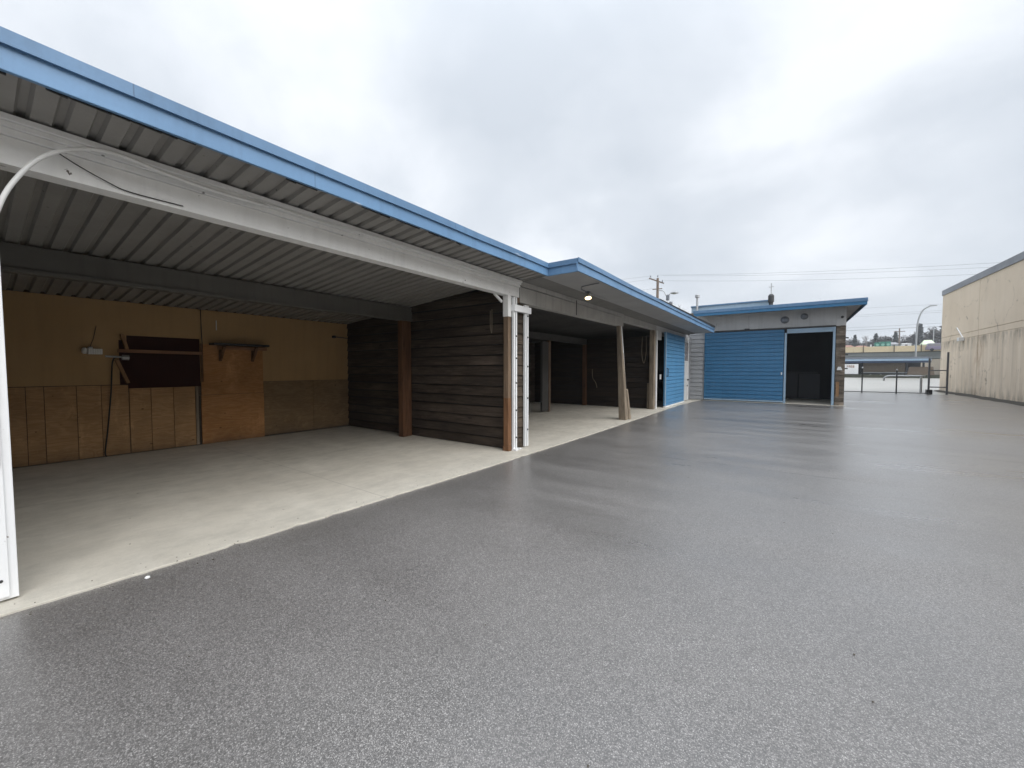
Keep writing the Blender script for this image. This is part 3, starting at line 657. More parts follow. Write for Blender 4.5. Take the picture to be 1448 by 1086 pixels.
# hanging straps
def strap(name, pts, mat, r, label, cat): tag(MB().tube(smoothpts(pts), r, 6).build(name, mat, None, 0, True), label, cat)
strap('rope', [(-4.62,5.80,2.62),(-4.62,5.80,2.3),(-4.63,5.80,2.18),(-4.66,5.80,2.3),(-4.66,5.80,2.60)], M['post_grey'], .006, 'grey looped rope hanging high on the dark partition of the left bay', 'rope')
strap('rope', [(-4.50,14.9,2.75),(-4.50,14.9,2.1),(-4.58,14.9,1.72),(-4.66,14.9,2.1),(-4.64,14.9,2.75)], M['post_grey'], .014, 'pale looped rope hanging beside the far post of the middle bay', 'rope')
strap('strap', [(-6.65,14.89,1.5),(-6.63,14.89,1.15),(-6.5,14.89,.95),(-6.44,14.88,.75)], M['post_grey'], .014, 'pale strap dangling low on the dark back partition of the middle bay', 'strap')
# lit floodlight under the soffit
lm = thing('floodlight', 'lit warm flood lamp hanging under the stepped-out soffit', 'lamp', (-3.6,7.8,3.15))
MB().lathe((-3.6,7.8,3.15), [(.055,0),(.055,-.03),(.02,-.035)], 14).tube([(-3.6,7.8,3.12),(-3.6,7.8,3.07)], .014, 8).tube([(-3.6,7.8,3.14),(-3.59,7.45,3.138),(-3.45,7.2,3.138),(-3.05,7.1,3.14)], .009, 6).build('mount', M['coping'], lm)
ax = Vector((.25,-.35,-1)).normalized(); c0 = Vector((-3.6,7.8,3.105))
rim = MB().tube([c0, c0+ax*.03, c0+ax*.085, c0+ax*.105], [.028,.04,.072,.075], 18, True).build('shade', M['lamp_tan'], lm, 0, True)
MB().tube([c0+ax*.1056, c0+ax*.113], [.066,.048], 18, True).build('lens', M['lens'], lm)
tag(MB().box(-3.62,-3.60,8.0,8.9,3.138,3.149).build('conduit', M['soffit']), 'short grey conduit on the soffit just beyond the lit flood lamp', 'conduit')
tag(MB().tube([(-4.108,8.3,3.09),(-4.112,8.3,2.75)], .008, 6).build('cable', M['black_cable']), 'short dark cable running down the weathered beam below the flood lamp', 'cable')
tag(MB().box(-4.12,-4.08,15.35,15.43,1.12,1.3).build('switch_box', M['plastic_white'], None, .004), 'small white box in the dark gap left of the pale blue sliding door', 'box')
# loose pebbles at the slab edge
tag(MB().lathe((-3.73,.72,0), [(.006,0),(.016,.006),(.014,.014),(.005,.019)], 7).build('pebble', M['sign_white']), 'single white pebble on the asphalt beside the slab edge', 'pebble')

gr = MB(); rq = random.Random(4)
for i in range(420):
    if i < 260:
        y = rq.uniform(-.5,15); x = -3.79 + rq.gauss(0,.09) + (.0 if y > 4 else -.05)
    else: y = rq.uniform(.6,14); x = rq.uniform(-7,4)
    r = rq.uniform(.002,.007); zg = .016 if x < -3.84 else (.004 if x > -3.72 else .012)
    a = rq.uniform(0,6.3); ca, sa = math.cos(a)*r, math.sin(a)*r
    gr.add([(x+ca,y+sa,zg),(x-sa,y+ca,zg),(x-ca*1.4,y-sa*1.4,zg),(x+sa,y-ca,zg),(x,y,zg+r*.9)],[(0,1,4),(1,2,4),(2,3,4),(3,0,4)])
struct(gr.build('grit', m_plain('dark_grit', (.10,.085,.065), .9, .5, 50)), 'stuff', 'loose dark grit scattered along the slab edge', 'grit')
# ------------------------------------------------------------------ CONCRETE WAREHOUSE
wh = thing('warehouse', 'tall tan concrete warehouse with grey metal coping along the right side of the yard', 'warehouse', (8.1, 20, 0))
def wx(y): return 7.68 + .01185*y
def wtop(y): return 6.42 if y < 26 else 6.42 + .25*(y-26)/12.85
ys_ = [-8, 5, 19.2, 31.94, 38.85]
w1 = MB(); w2 = MB(); w3 = MB(); cp = MB()
for a, b in zip(ys_, ys_[1:]):
    g = .016
    w1.hexa([(wx(a),a+g,0),(wx(a)+.3,a+g,0),(wx(a)+.3,a+g,3.30),(wx(a),a+g,3.30)],[(wx(b),b-g,0),(wx(b)+.3,b-g,0),(wx(b)+.3,b-g,3.30),(wx(b),b-g,3.30)])
    w2.hexa([(wx(a)+.004,a+g,3.316),(wx(a)+.3,a+g,3.316),(wx(a)+.3,a+g,3.60),(wx(a)+.004,a+g,3.60)],[(wx(b)+.004,b-g,3.316),(wx(b)+.3,b-g,3.316),(wx(b)+.3,b-g,3.60),(wx(b)+.004,b-g,3.60)])
    w3.hexa([(wx(a)-.004,a+g,3.614),(wx(a)+.3,a+g,3.614),(wx(a)+.3,a+g,wtop(a)),(wx(a)-.004,a+g,wtop(a))],[(wx(b)-.004,b-g,3.614),(wx(b)+.3,b-g,3.614),(wx(b)+.3,b-g,wtop(b)),(wx(b)-.004,b-g,wtop(b))])
for a, b in ((-8,12),(12.01,26),(26.01,38.9)):
    cp.hexa([(wx(a)-.05,a,wtop(a)-.20),(wx(a)+.34,a,wtop(a)-.20),(wx(a)+.34,a,wtop(a)+.14),(wx(a)-.05,a,wtop(a)+.14)],[(wx(b)-.05,b,wtop(b)-.20),(wx(b)+.34,b,wtop(b)-.20),(wx(b)+.34,b,wtop(b)+.14),(wx(b)-.05,b,wtop(b)+.14)])
lowp = w1.build('wall', M['tilt'], wh, .006); w2.build('recessed_band', M['tilt'], lowp); w3.build('upper_wall', M['tilt'], wh, .006)
MB().box(8.18,8.4,-8,38.8,0,6.3).box(8.4,24,38.4,38.85,0,6.4).box(8.4,24,-8,38.4,6.2,6.3).build('core_wall', M['brown_bank'], wh)
cp.build('coping', M['coping'], wh, .004)
m = MB(); nn = 60; rr = random.Random(2)
for i in range(nn+1):
    y = -8 + 46.8*i/nn; w = .34 + rr.uniform(-.08,.08); x = wx(y)
    m.v += [(x-w, y, .004), (x-w*.5, y, .05+rr.uniform(0,.03)), (x+.02, y, .07+rr.uniform(0,.04))]
for i in range(nn):
    for k in range(2): a = i*3+k; m.f.append((a, a+1, a+4, a+3))
struct(m.build('verge', m_plain('dark_gravel_verge', (.05,.045,.036), .9, .5, 30)), 'stuff', 'dark strip of grit and dirt along the foot of the tan concrete wall', 'verge')
wl = thing('wall_lamp', 'small white lamp with a slanting conduit on the tan concrete wall', 'wall lamp', (wx(34.2),34.2,3.2))
MB().box(wx(34.2)-.22,wx(34.2)-.008,34.1,34.5,3.16,3.36).build('housing', M['plastic_white'], wl, .01)
MB().tube([(wx(34.2)-.02,34.3,3.36),(wx(34.2)-.02,35.4,4.02)], .03, 8).build('conduit', M['white'], wl)

# ------------------------------------------------------------------ FENCE, GATE, BARRIER
def post(x, y, h, label, r=.036):
    p = thing('fence_post', label, 'fence post', (x,y,0), 'thin fence posts along the yard end')
    MB().tube([(x,y,-.02),(x,y,h)], r, 8).build('pole', M['dark_steel'], p)
    MB().lathe((x,y,h), [(r*1.3,0),(r*1.3,.05),(r*.4,.1)], 8).build('cap', M['steel'], p)
post(3.58,33.38,1.55,'dark fence post nearest the workshop corner, before the pale lot')
post(5.17,33.38,1.42,'dark fence post standing midway across the gap, at the barrier arm tip')
tag(MB().tube([(1.7,33.38,.06),(6.6,33.38,.06)], .028, 6).build('fence_rail', M['dark_steel']), 'low dark rail along the foot of the fence posts at the yard end', 'rail')
gt = thing('gate', 'dark steel gate frame against the concrete warehouse corner', 'gate', (6.9,33.9,0))
for x, h in ((6.66,2.15),(7.42,2.5)): MB().box(x-.042,x+.042,33.88,33.96,-.02,h).build('gate_post', M['gate_grey'], gt, .006)
for z in (.42,1.42): MB().box(6.715,7.365,33.89,33.95,z-.03,z+.03).build('gate_rail', M['gate_grey'], gt, .004)
MB().box(6.56,6.80,33.75,34.1,-.02,.26).build('gate_foot', M['black'], gt, .01)
bar = thing('barrier_arm', 'pale horizontal barrier pipe with a turned-down end across the lot entrance', 'barrier', (6.3,36,0))
MB().tube(smoothpts([(4.95,36,.72),(4.98,36,.92),(5.15,36,1.04),(5.6,36,1.06),(6.9,36,1.06)]), .05, 10).build('pipe', M['steel'], bar, 0, True)
MB().tube([(6.72,36,-.02),(6.72,36,1.02)], .06, 8).build('upright', M['steel'], bar)
# ------------------------------------------------------------------ CARPORT beyond the lot
cpx = thing('carport', 'long low roofed building with a blue fascia and brown cladding beyond the pale lot', 'building', (14,97,0))
roofc = MB().box(-8,18.8,95.4,103,3.05,3.62).build('roof', M['coping'], cpx)
MB().box(-8,18.9,95.2,95.38,2.98,3.28).build('fascia', M['pale_metal'], roofc)
MB().box(-8,18.9,95.24,95.38,2.62,2.97).build('gutter', m_plain('navy_gutter', (.012,.03,.07), .4, .1), roofc)
cw = MB().box(10.4,15.9,96.2,96.5,.95,2.62).build('wall', M['brown_metal'], cpx)
cr_ = MB()
for i in range(22): cr_.box(10.45+i*.25,10.50+i*.25,96.14,96.2,.95,2.6)
cr_.build('rib', M['brown_metal'], cw)
MB().box(10.2,16.2,96.12,96.6,.80,.94).build('sill_beam', M['girder'], cpx)
MB().box(-8,18.8,101.5,102,-.03,3.0).build('back_wall', M['black'], cpx)
for x in (9.6, 16.2, 18.2): MB().box(x-.12,x+.12,96.2,96.44,-.03,2.6).build('post', M['dark_steel'], cpx)
MB().hexa([(16.0,95.7,-.03),(19.5,95.7,-.03),(19.5,98,-.03),(16.0,98,-.03)],[(16.4,95.9,1.9),(19.3,95.9,1.9),(19.3,97.8,1.9),(16.4,97.8,1.9)]).build('bank_wall', M['brown_bank'], cpx)
struct(MB().box(-8,24,93.1,94.4,-.03,.55).build('kerb', m_plain('dark_green_verge', (.05,.052,.032), .9, .5, 2)))
hb_ = thing('signboard', 'white signboard with brown lettering beside the workshop corner, under the far roof', 'sign', (8.6,94.9,.5))
MB().box(7.4,9.60,94.86,94.96,.62,2.42).build('panel', M['sign_white'], hb_)
lt = MB()
for i, seg in enumerate((('l','t','m'),('l','t','r','m'),('l','t','m','b'),('l','r','t','m','b'))):   # blurred four-letter word
    x0 = 7.98+i*.28; z0 = 1.78; w, h, s = .21, .42, .06
    for q in seg:
        if q == 'l': lt.box(x0, x0+s, 94.84, 94.858, z0, z0+h)
        if q == 'r': lt.box(x0+w-s, x0+w, 94.842, 94.858, z0, z0+h)
        if q == 't': lt.box(x0, x0+w, 94.838, 94.858, z0+h-s, z0+h)
        if q == 'm': lt.box(x0, x0+w, 94.836, 94.858, z0+h/2-s/2, z0+h/2+s/2)
        if q == 'b': lt.box(x0, x0+w, 94.834, 94.858, z0, z0+s)
lt.build('lettering', M['sign_brown'], hb_)
MB().box(7.5,9.4,94.88,94.94,-.03,.6).build('leg', M['dark_steel'], hb_)
for k, (x, lab) in enumerate(((11.5,'left of the three dark wheels under the brown cladding'),(12.9,'middle dark wheel of the three under the brown cladding'),(14.9,'right dark wheel of the three under the brown cladding'))):
    w = thing('wheel', lab, 'wheel', (x,97,.4), 'spare wheels under the far carport')
    MB().lathe((x,97,.42), [(.30,-.12),(.42,-.10),(.42,.10),(.30,.12)], 18, 'Y').build('tyre', M['tyre'], w)
    MB().lathe((x,96.86,.42), [(.10,-.02),(.19,0),(.19,.03)], 14, 'Y').build('rim', M['steel'], w)
# ------------------------------------------------------------------ OVERPASS
ov = thing('overpass', 'long grey and cream overpass crossing behind the lot', 'overpass', (20,140,0))
MB().box(-120,160,140,152,4.2,5.0).box(-120,160,139.6,140.0,5.0,5.75).build('girder', M['girder'], ov)
pa = MB()
for i in range(40):
    x0 = -120+i*7.0; pa.box(x0, x0+6.96, 139.3, 139.58, 5.95, 7.42)
pa.build('parapet', M['parapet'], ov)
MB().box(-120,160,139.2,139.6,5.76,5.94).build('ledge', M['dark_steel'], ov)
for x in (-60,-25,10,45,80): MB().box(x-.9,x+.9,143,149,-.1,4.2).build('pier', M['girder'], ov)
for k, (x, lab) in enumerate(((15.0,'dark joint post on the cream overpass parapet, left one below the green containers'),(25.8,'dark joint post on the cream overpass parapet, right one beside the warehouse'),(20.9,'dark joint post on the cream overpass parapet, middle one left of the street lamp'))):
    MB().box(x-.10,x+.10,139.18,139.29,5.9,7.7).build('joint_post', M['brown_metal'], ov)
# street lamp
sl = thing('street_lamp', 'tall grey street lamp with a curved arm beside the warehouse', 'street lamp', (18.0,104,0))
MB().tube(smoothpts([(18.55,104,-.1),(18.56,104,4),(18.60,104,9.0),(18.85,104,11.2),(19.35,104,12.5),(20.2,104,13.15)]), .13, 8).build('pole', M['steel'], sl, 0, True)
MB().hexa([(20.1,103.85,13.05),(20.1,104.15,13.05),(20.1,104.15,13.30),(20.1,103.85,13.30)],[(21.1,103.85,13.08),(21.1,104.15,13.08),(21.1,104.15,13.22),(21.1,103.85,13.22)]).build('lamp_head', M['steel'], sl, .03)
sl2 = thing('street_lamp', 'small distant pale lamp post right of the curved street lamp', 'street lamp', (38,185,0))
MB().tube([(37.4,187,8),(37.4,187,14.6)], .13, 6).build('pole', M['steel'], sl2); MB().box(36.9,37.9,186.8,187.2,14.6,14.85).build('lamp_head', M['steel'], sl2, .02)

# ------------------------------------------------------------------ UTILITY POLES AND WIRES
up1 = thing('utility_pole', 'brown wooden utility pole with crossarms rising behind the shed roof', 'utility pole', (-16.55,60,0))
MB().tube([(-16.55,60,-.1),(-16.56,60,14.9)], [.24,.17], 10).build('pole', M['pole_wood'], up1)
MB().bar((-17.75,59.7,15.0),(-15.75,60.3,14.1),.14,.16).build('crossarm', M['pole_wood'], up1)
MB().bar((-17.3,60,13.35),(-15.9,60,13.3),.10,.12).build('crossarm', M['pole_wood'], up1)
ins = MB()
for x, z in ((-17.6,15.15),(-16.56,15.05),(-15.9,14.25)): ins.lathe((x,60,z), [(.06,0),(.10,.05),(.06,.12),(.09,.2),(.03,.3)], 8)
ins.build('insulator', M['coping'], up1)
MB().tube(smoothpts([(-16.4,60,13.1),(-15.7,60,12.9),(-15.3,60,12.2),(-14.8,60,12.4)]), .07, 6).build('bracket_arm', M['steel'], up1)
MB().lathe((-14.2,60,12.3), [(.10,0),(.55,.12),(.55,.22),(.10,.42)], 12).build('lamp_head', M['steel'], up1)
MB().lathe((-15.1,60,11.9), [(.2,-.4),(.24,-.3),(.24,.3),(.2,.4)], 10).build('transformer', M['coping'], up1)
up3 = thing('lamp_pole', 'thin grey pole with a small head just right of the wooden utility pole', 'pole', (-13.9,58,0))
MB().tube([(-14.35,58,-.1),(-14.35,58,10.4)], .10, 6).build('pole', M['steel'], up3); MB().lathe((-14.2,58,10.3), [(.12,0),(.24,.2),(.24,.55),(.08,.7)], 8).build('lamp_head', M['coping'], up3)
up2 = thing('utility_pole', 'distant utility pole with a single crossarm between the green containers and street lamp', 'utility pole', (30,190,0))
MB().tube([(29.7,190,4),(29.7,190,15.7)], .20, 6).build('pole', M['pole_wood'], up2); MB().bar((28.3,190,14.6),(31.1,190,14.6),.18,.2).build('crossarm', M['pole_wood'], up2)
def wire(p, q, sag, label, r=.03):
    p, q = Vector(p), Vector(q)
    pts = [p.lerp(q, i/24) - Vector((0,0,sag*4*(i/24)*(1-i/24))) for i in range(25)]
    tag(MB().tube(pts, r, 5).build('power_line', M['wire']), label, 'power line', 'overhead power lines')
wire((-16.56,60,15.35),(48,60.5,10.9),1.0,'topmost thin power line running right from the wooden pole',.011)
wire((-15.9,60.5,15.25),(48,61.5,10.5),1.05,'second power line, just below the topmost one right of the wooden pole',.010)
wire((-15.9,60.3,14.5),(48,60.8,10.0),1.15,'third power line down, right of the wooden pole and above the workshop roof',.011)
wire((-17.6,60,15.35),(-70,60,19.5),.8,'upper power line running left from the wooden pole over the shed roof',.011)
wire((-16.6,60,14.9),(-70,60,17.3),.8,'middle power line running left from the wooden pole over the shed roof',.010)
wire((-17.3,60,13.45),(-70,60,15.0),.8,'lower power line running left from the wooden pole over the shed roof',.010)
wire((-60,120,17.3),(90,120,14.2),.4,'highest power line in the gap between workshop and warehouse',.015)
wire((-60,120,14.9),(90,120,13.9),.5,'power line in the gap crossing below the curved lamp head',.015)
wire((-60,120,14.4),(90,120,13.6),.5,'power line just below the one crossing the curved lamp pole',.015)
wire((-60,122,12.5),(90,122,13.2),1.6,'sloping power line above the distant tree tops in the gap',.018)
wire((-60,122,12.0),(90,122,12.2),1.5,'lowest power line touching the distant tree tops in the gap',.03)

# ------------------------------------------------------------------ TREES AND SUBURB
def bare(name, x, y, z0, h, spread, label, group, seed, depth=5, r0=None):
    rg = random.Random(seed); t = thing(name, label, 'tree', (x,y,z0), group)
    mt = MB(); mc = MB(); r0 = r0 or h*.022
    def grow(p, d, L, r, k):
        q = p + d*L; mid = p.lerp(q, .5) + Vector((rg.uniform(-1,1), rg.uniform(-1,1), 0))*L*.06
        (mt if k == 0 else mc).tube([p, mid, q], [r, r*.86, r*.7], 5 if k < 2 else 3, False)
        if k >= depth: return
        for _ in range(rg.choice((2,3,3))):
            a = rg.uniform(0, 2*math.pi); s = rg.uniform(.35,.8)*spread
            nd = (d + Vector((math.cos(a)*s, math.sin(a)*s, rg.uniform(.0,.35)))).normalized()
            grow(p.lerp(q, rg.uniform(.55,1)), nd, L*rg.uniform(.62,.85), r*.6, k+1)
    grow(Vector((x,y,z0)), Vector((0,0,1)), h*.28, r0, 0)
    mt.build('trunk', M['bark'], t); mc.build('crown', M['bark'], t); return t
def leafy(name, x, y, z0, h, w, label, group, seed, mat, cone=True, n=420):
    rg = random.Random(seed); t = thing(name, label, 'tree', (x,y,z0), group)
    MB().tube([(x,y,z0-.3),(x,y,z0+h*.5),(x,y,z0+h*.92)], [h*.025,h*.018,h*.004], 5).build('trunk', M['bark'], t)
    m = MB()
    lobes = [(rg.uniform(-.3,.3)*w, rg.uniform(-.3,.3)*w, rg.uniform(.45,.8)*h, rg.uniform(.22,.36)*w) for _ in range(7)]
    for _ in range(n):
        if cone:
            u = rg.random()**.8; zz = h*(.12+.88*u); rad = w*.5*(1-u)**.85*rg.uniform(.35,1.05)*(.75+.25*math.sin(u*23+seed)); a = rg.uniform(0,2*math.pi); p = Vector((x+rad*math.cos(a), y+rad*math.sin(a), z0+zz))
        else:
            L = rg.choice(lobes); d = Vector((rg.gauss(0,1), rg.gauss(0,1), rg.gauss(0,1))).normalized()*L[3]*rg.uniform(.5,1.1); p = Vector((x+L[0], y+L[1], z0+L[2])) + Vector((d.x, d.y, d.z*1.15)); p.z = max(p.z, z0+.15*h)
        s = h*rg.uniform(.04,.09); e1 = Vector((rg.uniform(-1,1), rg.uniform(-1,1), rg.uniform(-.7,.4))).normalized()*s; e2 = Vector((rg.uniform(-1,1), rg.uniform(-1,1), rg.uniform(-1,1))).normalized()*s*.7
        m.add([p, p+e1, p+e1*.6+e2, p+e2], [(0,1,2,3)])
    m.build('crown', mat, t); return t
GB = 'bare trees behind the shed roof'
for i, (x, y, h, sp, lab) in enumerate(((-17.4,56,12.2,.9,'low bare tree just left of the wooden utility pole'),(-14.2,55,12.3,1.0,'large bare tree rising right of the wooden utility pole'),(-12.1,54,11.4,1.0,'bare tree midway between the utility pole and the roof vent pipe'),(-10.3,56,10.7,1.0,'bare tree nearest the roof vent pipe'))):
    bare('bare_tree', x, y, 0, h*1.02, sp, lab, GB, 20+i, 6, .16)
GT = 'distant trees beyond the overpass'
K = 200/180.
far = [ # x(at Y=200), base z, top z, width, kind, label
 (16.8, 9.0, 14.8, 3.4, 'bare', 'small bare tree beside the workshop corner on the skyline'),
 (19.0, 9.0, 15.0, 3.0, 'con', 'small ragged conifer between two bare trees near the workshop corner'),
 (20.6, 9.0, 12.6, 4.2, 'scrub', 'low round bush left of the big bare tree on the skyline'),
 (22.4, 9.0, 17.6, 5.0, 'bare', 'tallest bare tree, left of the green containers'),
 (24.9, 9.0, 15.2, 4.4, 'con', 'grey conifer behind the left end of the green containers'),
 (26.8, 9.0, 14.0, 6.2, 'scrub', 'broad grey bush behind the green containers'),
 (30.3, 9.0, 15.4, 3.6, 'con', 'pointed conifer behind the white house'),
 (33.0, 9.0, 13.6, 5.0, 'scrub', 'round bush right of the white house'),
 (35.0, 9.0, 15.6, 4.2, 'scrub', 'grey leafless-looking crown left of the thin spire tree'),
 (36.6, 9.0, 18.0, 2.4, 'con', 'thin spire-like conifer, darkest on the skyline'),
 (38.2, 9.0, 15.8, 6.4, 'scrub', 'broad crown just right of the thin spire tree'),
 (40.6, 9.0, 16.4, 6.0, 'scrub', 'broad crown directly behind the curved lamp pole'),
 (42.4, 9.4, 17.0, 5.0, 'con', 'dark conifer right of the curved lamp pole'),
 (44.2, 9.4, 18.2, 6.6, 'scrub', 'tall broad crown behind the pale tent'),
 (46.6, 9.4, 18.6, 6.0, 'con', 'dark conifer between the tent and the warehouse'),
 (48.6, 9.4, 19.6, 7.0, 'scrub', 'tallest broad crown touching the warehouse edge'),
 (50.6, 9.4, 19.0, 6.0, 'con', 'dark conifer half hidden by the warehouse edge'),
 (14.8, 8.4, 13.2, 5.0, 'scrub', 'low bush half hidden by the workshop corner'),
 (18.0, 8.4, 13.4, 4.6, 'scrub', 'low grey bush between the workshop corner and the round bush'),
 (23.4, 8.4, 13.8, 4.6, 'scrub', 'grey bush just right of the tallest bare tree'),
 (28.6, 8.4, 13.6, 5.0, 'scrub', 'grey bush directly behind the white house'),
 (39.6, 8.4, 17.0, 5.6, 'bare', 'bare tree just left of the curved lamp pole'),
 (45.6, 8.4, 19.4, 6.0, 'bare', 'bare tree standing out above the dark trees near the warehouse'),
 (47.8, 8.4, 17.6, 7.0, 'scrub', 'dense grey crown filling the gap left of the warehouse')]
for i, (x, zb, zt, w, k, lab) in enumerate(far):
    y = 203 + (i*37 % 11)
    x *= y/200.; 
    if k == 'bare': bare('bare_tree', x, y, zb, (zt-zb)*1.0, .85, lab, GT, 60+i, 5, .14)
    else: leafy('conifer_tree' if k == 'con' else 'leafy_tree', x, y, zb-.3, zt-zb+.3, w, lab, GT, 60+i, M['conifer' if k == 'con' else 'scrub'], k == 'con', 900 if k == 'con' else 1300)
for i, (x, lab) in enumerate(((23.0,'left green container above the overpass'),(24.35,'middle green container above the overpass'),(25.7,'right green container above the overpass'))):
    c = thing('green_container', lab, 'container', (x,182,8.6), 'row of green containers above the overpass')
    MB().box(x-.62,x+.62,181,183.4,8.2,10.75-.2*(i == 0)).build('body', M['green_box'], c, .05)
    MB().lathe((x,180.97,9.75), [(.42,0),(.42,-.03)], 14, 'Y').build('emblem', M['green_pale'], c)
def house(x, y, w, d, z0, h, rh, wall, roofm, label, cat='house', nm='house'):
    t = thing(nm, label, cat, (x,y,z0))
    MB().box(x-w/2,x+w/2,y,y+d,z0-.4,z0+h).build('wall', wall, t)
    m = MB(); m.add([(x-w/2-.2,y-.2,z0+h),(x+w/2+.2,y-.2,z0+h),(x+w/2+.2,y+d+.2,z0+h),(x-w/2-.2,y+d+.2,z0+h),(x-w*.3,y+d/2,z0+h+rh),(x+w*.3,y+d/2,z0+h+rh)], [(0,1,5,4),(1,2,5),(2,3,4,5),(3,0,4),(0,3,2,1)]); m.build('roof', roofm, t)
    MB().box(x-w*.12,x+w*.12,y-.04,y-.01,z0+h*.35,z0+h*.75).build('window', M['glass'], t)
house(27.5,184,2.4,4,8.6,1.3,.8,M['house_wall'],M['house_roof'],'small white house right of the green containers')
house(30.2,182,2.4,3,8.6,1.35,.2,M['sign_white'],M['sign_white'],'flat white hut left of the curved lamp pole', 'hut', 'hut')
house(35.8,184,2.9,3,8.9,.7,1.5,M['tent'],M['tent'],'pale green tent-shaped shelter below the dark trees', 'shelter', 'shelter')
house(15.6,182,3.0,5,8.4,.9,.7,M['house_wall'],M['red_roof'],'low red-roofed house nearest the workshop corner')
house(19.2,183,3.4,5,8.4,.8,.6,M['brown_bank'],M['red_roof'],'low brown house between the red roof and the green containers')
for x, lab in ((21.4,'left small white box beside the green containers'),(22.05,'right small white box, touching the green containers')):
    tag(MB().box(x-.18,x+.18,181,181.6,8.3,9.9 if x < 22 else 9.3).build('white_box', M['sign_white'], None, .03), lab, 'box', 'small white boxes left of the green containers')
def car(x, y, z, label, mat):
    t = thing('parked_van', label, 'van', (x,y,z))
    MB().box(x-2.2,x+2.2,y-.9,y+.9,z+.35,z+1.15).hexa([(x-2.1,y-.85,z+1.15),(x+1.3,y-.85,z+1.15),(x+1.3,y+.85,z+1.15),(x-2.1,y+.85,z+1.15)],[(x-1.9,y-.75,z+1.9),(x+.6,y-.75,z+1.9),(x+.6,y+.75,z+1.9),(x-1.9,y+.75,z+1.9)]).build('body', mat, t, .06)
    for dx in (-1.35,1.35): MB().lathe((x+dx,y-.86,z+.34), [(.34,-.08),(.34,.1)], 14, 'Y').build('wheel', M['tyre'], t)
    MB().hexa([(x-1.85,y-.87,z+1.2),(x+1.1,y-.87,z+1.2),(x+1.1,y-.84,z+1.2),(x-1.85,y-.84,z+1.2)],[(x-1.75,y-.79,z+1.8),(x+.55,y-.79,z+1.8),(x+.55,y-.76,z+1.8),(x-1.75,y-.76,z+1.8)]).build('window', M['glass'], t)
car(28.6,138.0,5.9,'violet-grey van on the overpass edge beside the warehouse', M['van'])

# ------------------------------------------------------------------ AIR
hz_ = bpy.data.materials.new('haze_air'); hz_.use_nodes = True; ht = hz_.node_tree
ht.nodes.remove(ht.nodes['Principled BSDF']); pv = ht.nodes.new('ShaderNodeVolumePrincipled')
pv.inputs['Color'].default_value = (.86,.91,.97,1); pv.inputs['Density'].default_value = .0007; pv.inputs['Anisotropy'].default_value = .2
ht.links.new(pv.outputs[0], ht.nodes['Material Output'].inputs['Volume'])
struct(MB().box(-740,940,-340,1540,-4,24).build('haze', hz_), 'stuff', 'thin pale grey haze over the whole place', 'haze')

# ------------------------------------------------------------------ WORLD, SUN, CAMERA
W = bpy.data.worlds.new('World'); S.world = W; W.use_nodes = True
wt = W.node_tree; nd, lk = wt.nodes, wt.links
bg = nd['Background']; SUN_EL, SUN_ROT = R(42), R(98)
sky = nd.new('ShaderNodeTexSky'); sky.sky_type = 'NISHITA'; sky.sun_disc = False; sky.sun_elevation = SUN_EL; sky.sun_rotation = SUN_ROT; sky.dust_density = 3
tc = nd.new('ShaderNodeTexCoord'); sep = nd.new('ShaderNodeSeparateXYZ'); lk.new(tc.outputs['Generated'], sep.inputs[0])
def wm(op, a, b=0.0, clamp=False):
    m = nd.new('ShaderNodeMath'); m.operation = op; m.use_clamp = clamp
    for i, v in ((0,a),(1,b)):
        if hasattr(v, 'is_output'): lk.new(v, m.inputs[i])
        else: m.inputs[i].default_value = v
    return m.outputs[0]
zc = wm('MAXIMUM', sep.outputs[2], 0.0); den = wm('ADD', zc, .32)
cmb = nd.new('ShaderNodeCombineXYZ'); lk.new(wm('DIVIDE', sep.outputs[0], den), cmb.inputs[0]); lk.new(wm('DIVIDE', sep.outputs[1], den), cmb.inputs[1])
def wnoise(scale, det, rough, loc, dist=0):
    mp = nd.new('ShaderNodeMapping'); lk.new(cmb.outputs[0], mp.inputs[0]); mp.inputs['Location'].default_value = loc
    n_ = nd.new('ShaderNodeTexNoise'); lk.new(mp.outputs[0], n_.inputs[0]); n_.inputs['Scale'].default_value = scale; n_.inputs['Detail'].default_value = det; n_.inputs['Roughness'].default_value = rough; n_.inputs['Distortion'].default_value = dist
    return n_.outputs['Fac']
cl = wm('ADD', wm('MULTIPLY', wnoise(1.25, 6, .5, (3.7,1.2,0), .3), .68), wm('ADD', wm('MULTIPLY', wnoise(.6, 3, .5, (1.3,6.4,2)), .20), wm('MULTIPLY', wnoise(3.2, 6, .62, (8,2,5), .6), .13)))
cr2 = nd.new('ShaderNodeValToRGB'); lk.new(cl, cr2.inputs[0]); e = cr2.color_ramp.elements
e[0].position = .40; e[0].color = (.625,.675,.74,1); e[1].position = .60; e[1].color = (.90,.935,.985,1)
x_ = e.new(.50); x_.color = (.725,.77,.83,1)
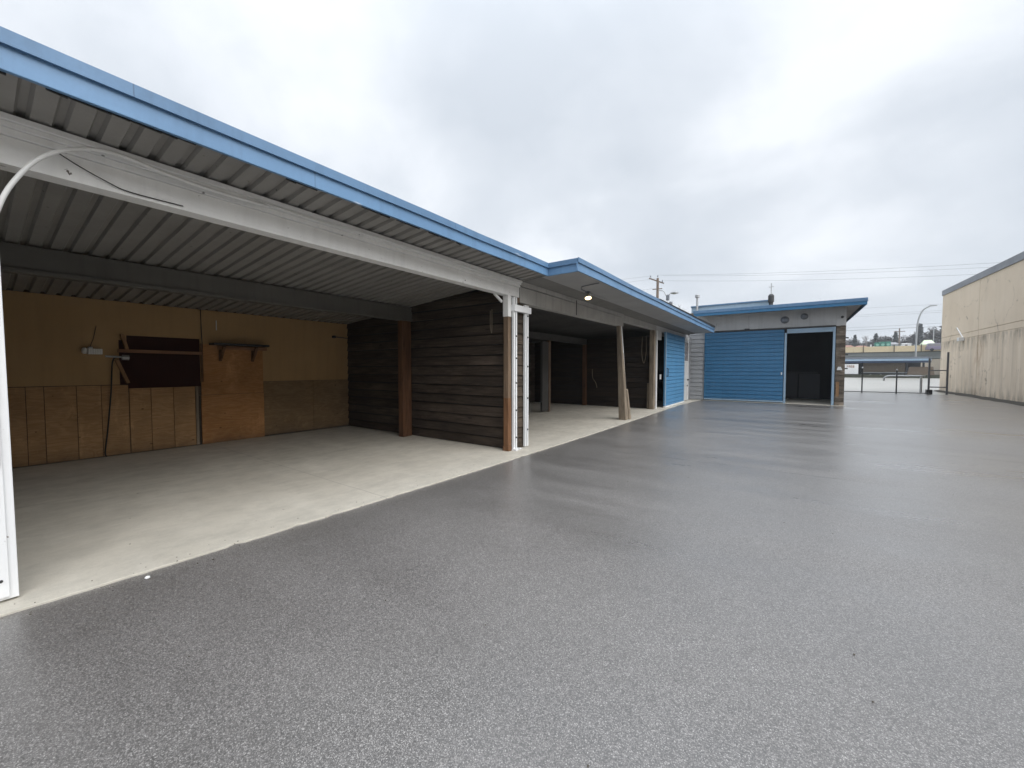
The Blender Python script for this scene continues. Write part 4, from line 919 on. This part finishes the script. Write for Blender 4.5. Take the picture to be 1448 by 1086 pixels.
# overcast luminance: zenith brighter than the horizon
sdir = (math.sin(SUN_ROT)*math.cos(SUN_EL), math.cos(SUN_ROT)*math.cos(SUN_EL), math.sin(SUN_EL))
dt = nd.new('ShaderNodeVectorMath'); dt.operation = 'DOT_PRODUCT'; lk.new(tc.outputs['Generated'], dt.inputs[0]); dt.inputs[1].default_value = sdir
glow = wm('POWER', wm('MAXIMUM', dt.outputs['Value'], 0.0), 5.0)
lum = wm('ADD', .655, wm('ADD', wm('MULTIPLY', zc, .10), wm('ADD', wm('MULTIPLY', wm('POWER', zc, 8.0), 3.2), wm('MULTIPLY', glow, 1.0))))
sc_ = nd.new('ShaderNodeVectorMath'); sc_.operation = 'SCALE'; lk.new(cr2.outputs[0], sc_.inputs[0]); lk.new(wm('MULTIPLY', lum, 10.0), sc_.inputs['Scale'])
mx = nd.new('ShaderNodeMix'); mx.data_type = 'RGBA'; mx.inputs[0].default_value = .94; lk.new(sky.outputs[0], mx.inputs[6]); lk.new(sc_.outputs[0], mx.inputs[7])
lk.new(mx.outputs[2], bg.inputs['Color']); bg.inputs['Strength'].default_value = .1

sl_ = bpy.data.lights.new('sun', 'SUN'); sl_.energy = 1.45; sl_.angle = R(60); sl_.color = (1,.965,.915)
so = bpy.data.objects.new('sun', sl_); COL.objects.link(so)
# the sky's sun_rotation turns clockwise from +Y
d = Vector((math.sin(SUN_ROT)*math.cos(SUN_EL), math.cos(SUN_ROT)*math.cos(SUN_EL), math.sin(SUN_EL)))
so.rotation_euler = d.to_track_quat('Z', 'Y').to_euler(); so.location = d*60

cam = bpy.data.cameras.new('camera'); co = bpy.data.objects.new('camera', cam); COL.objects.link(co)
cam.sensor_width = 36; cam.lens = 555/1448*36; cam.clip_end = 3000; cam.clip_start = .05
co.location = (0,0,1.5); co.rotation_euler = (R(90-2.1669), 0, R(35.6255)); S.camera = co
S.view_settings.view_transform = 'Standard'; S.view_settings.look = 'None'; S.view_settings.exposure = .68; S.view_settings.gamma = 1
S.cycles.max_bounces = 8; S.cycles.diffuse_bounces = 5; S.cycles.use_denoising = True
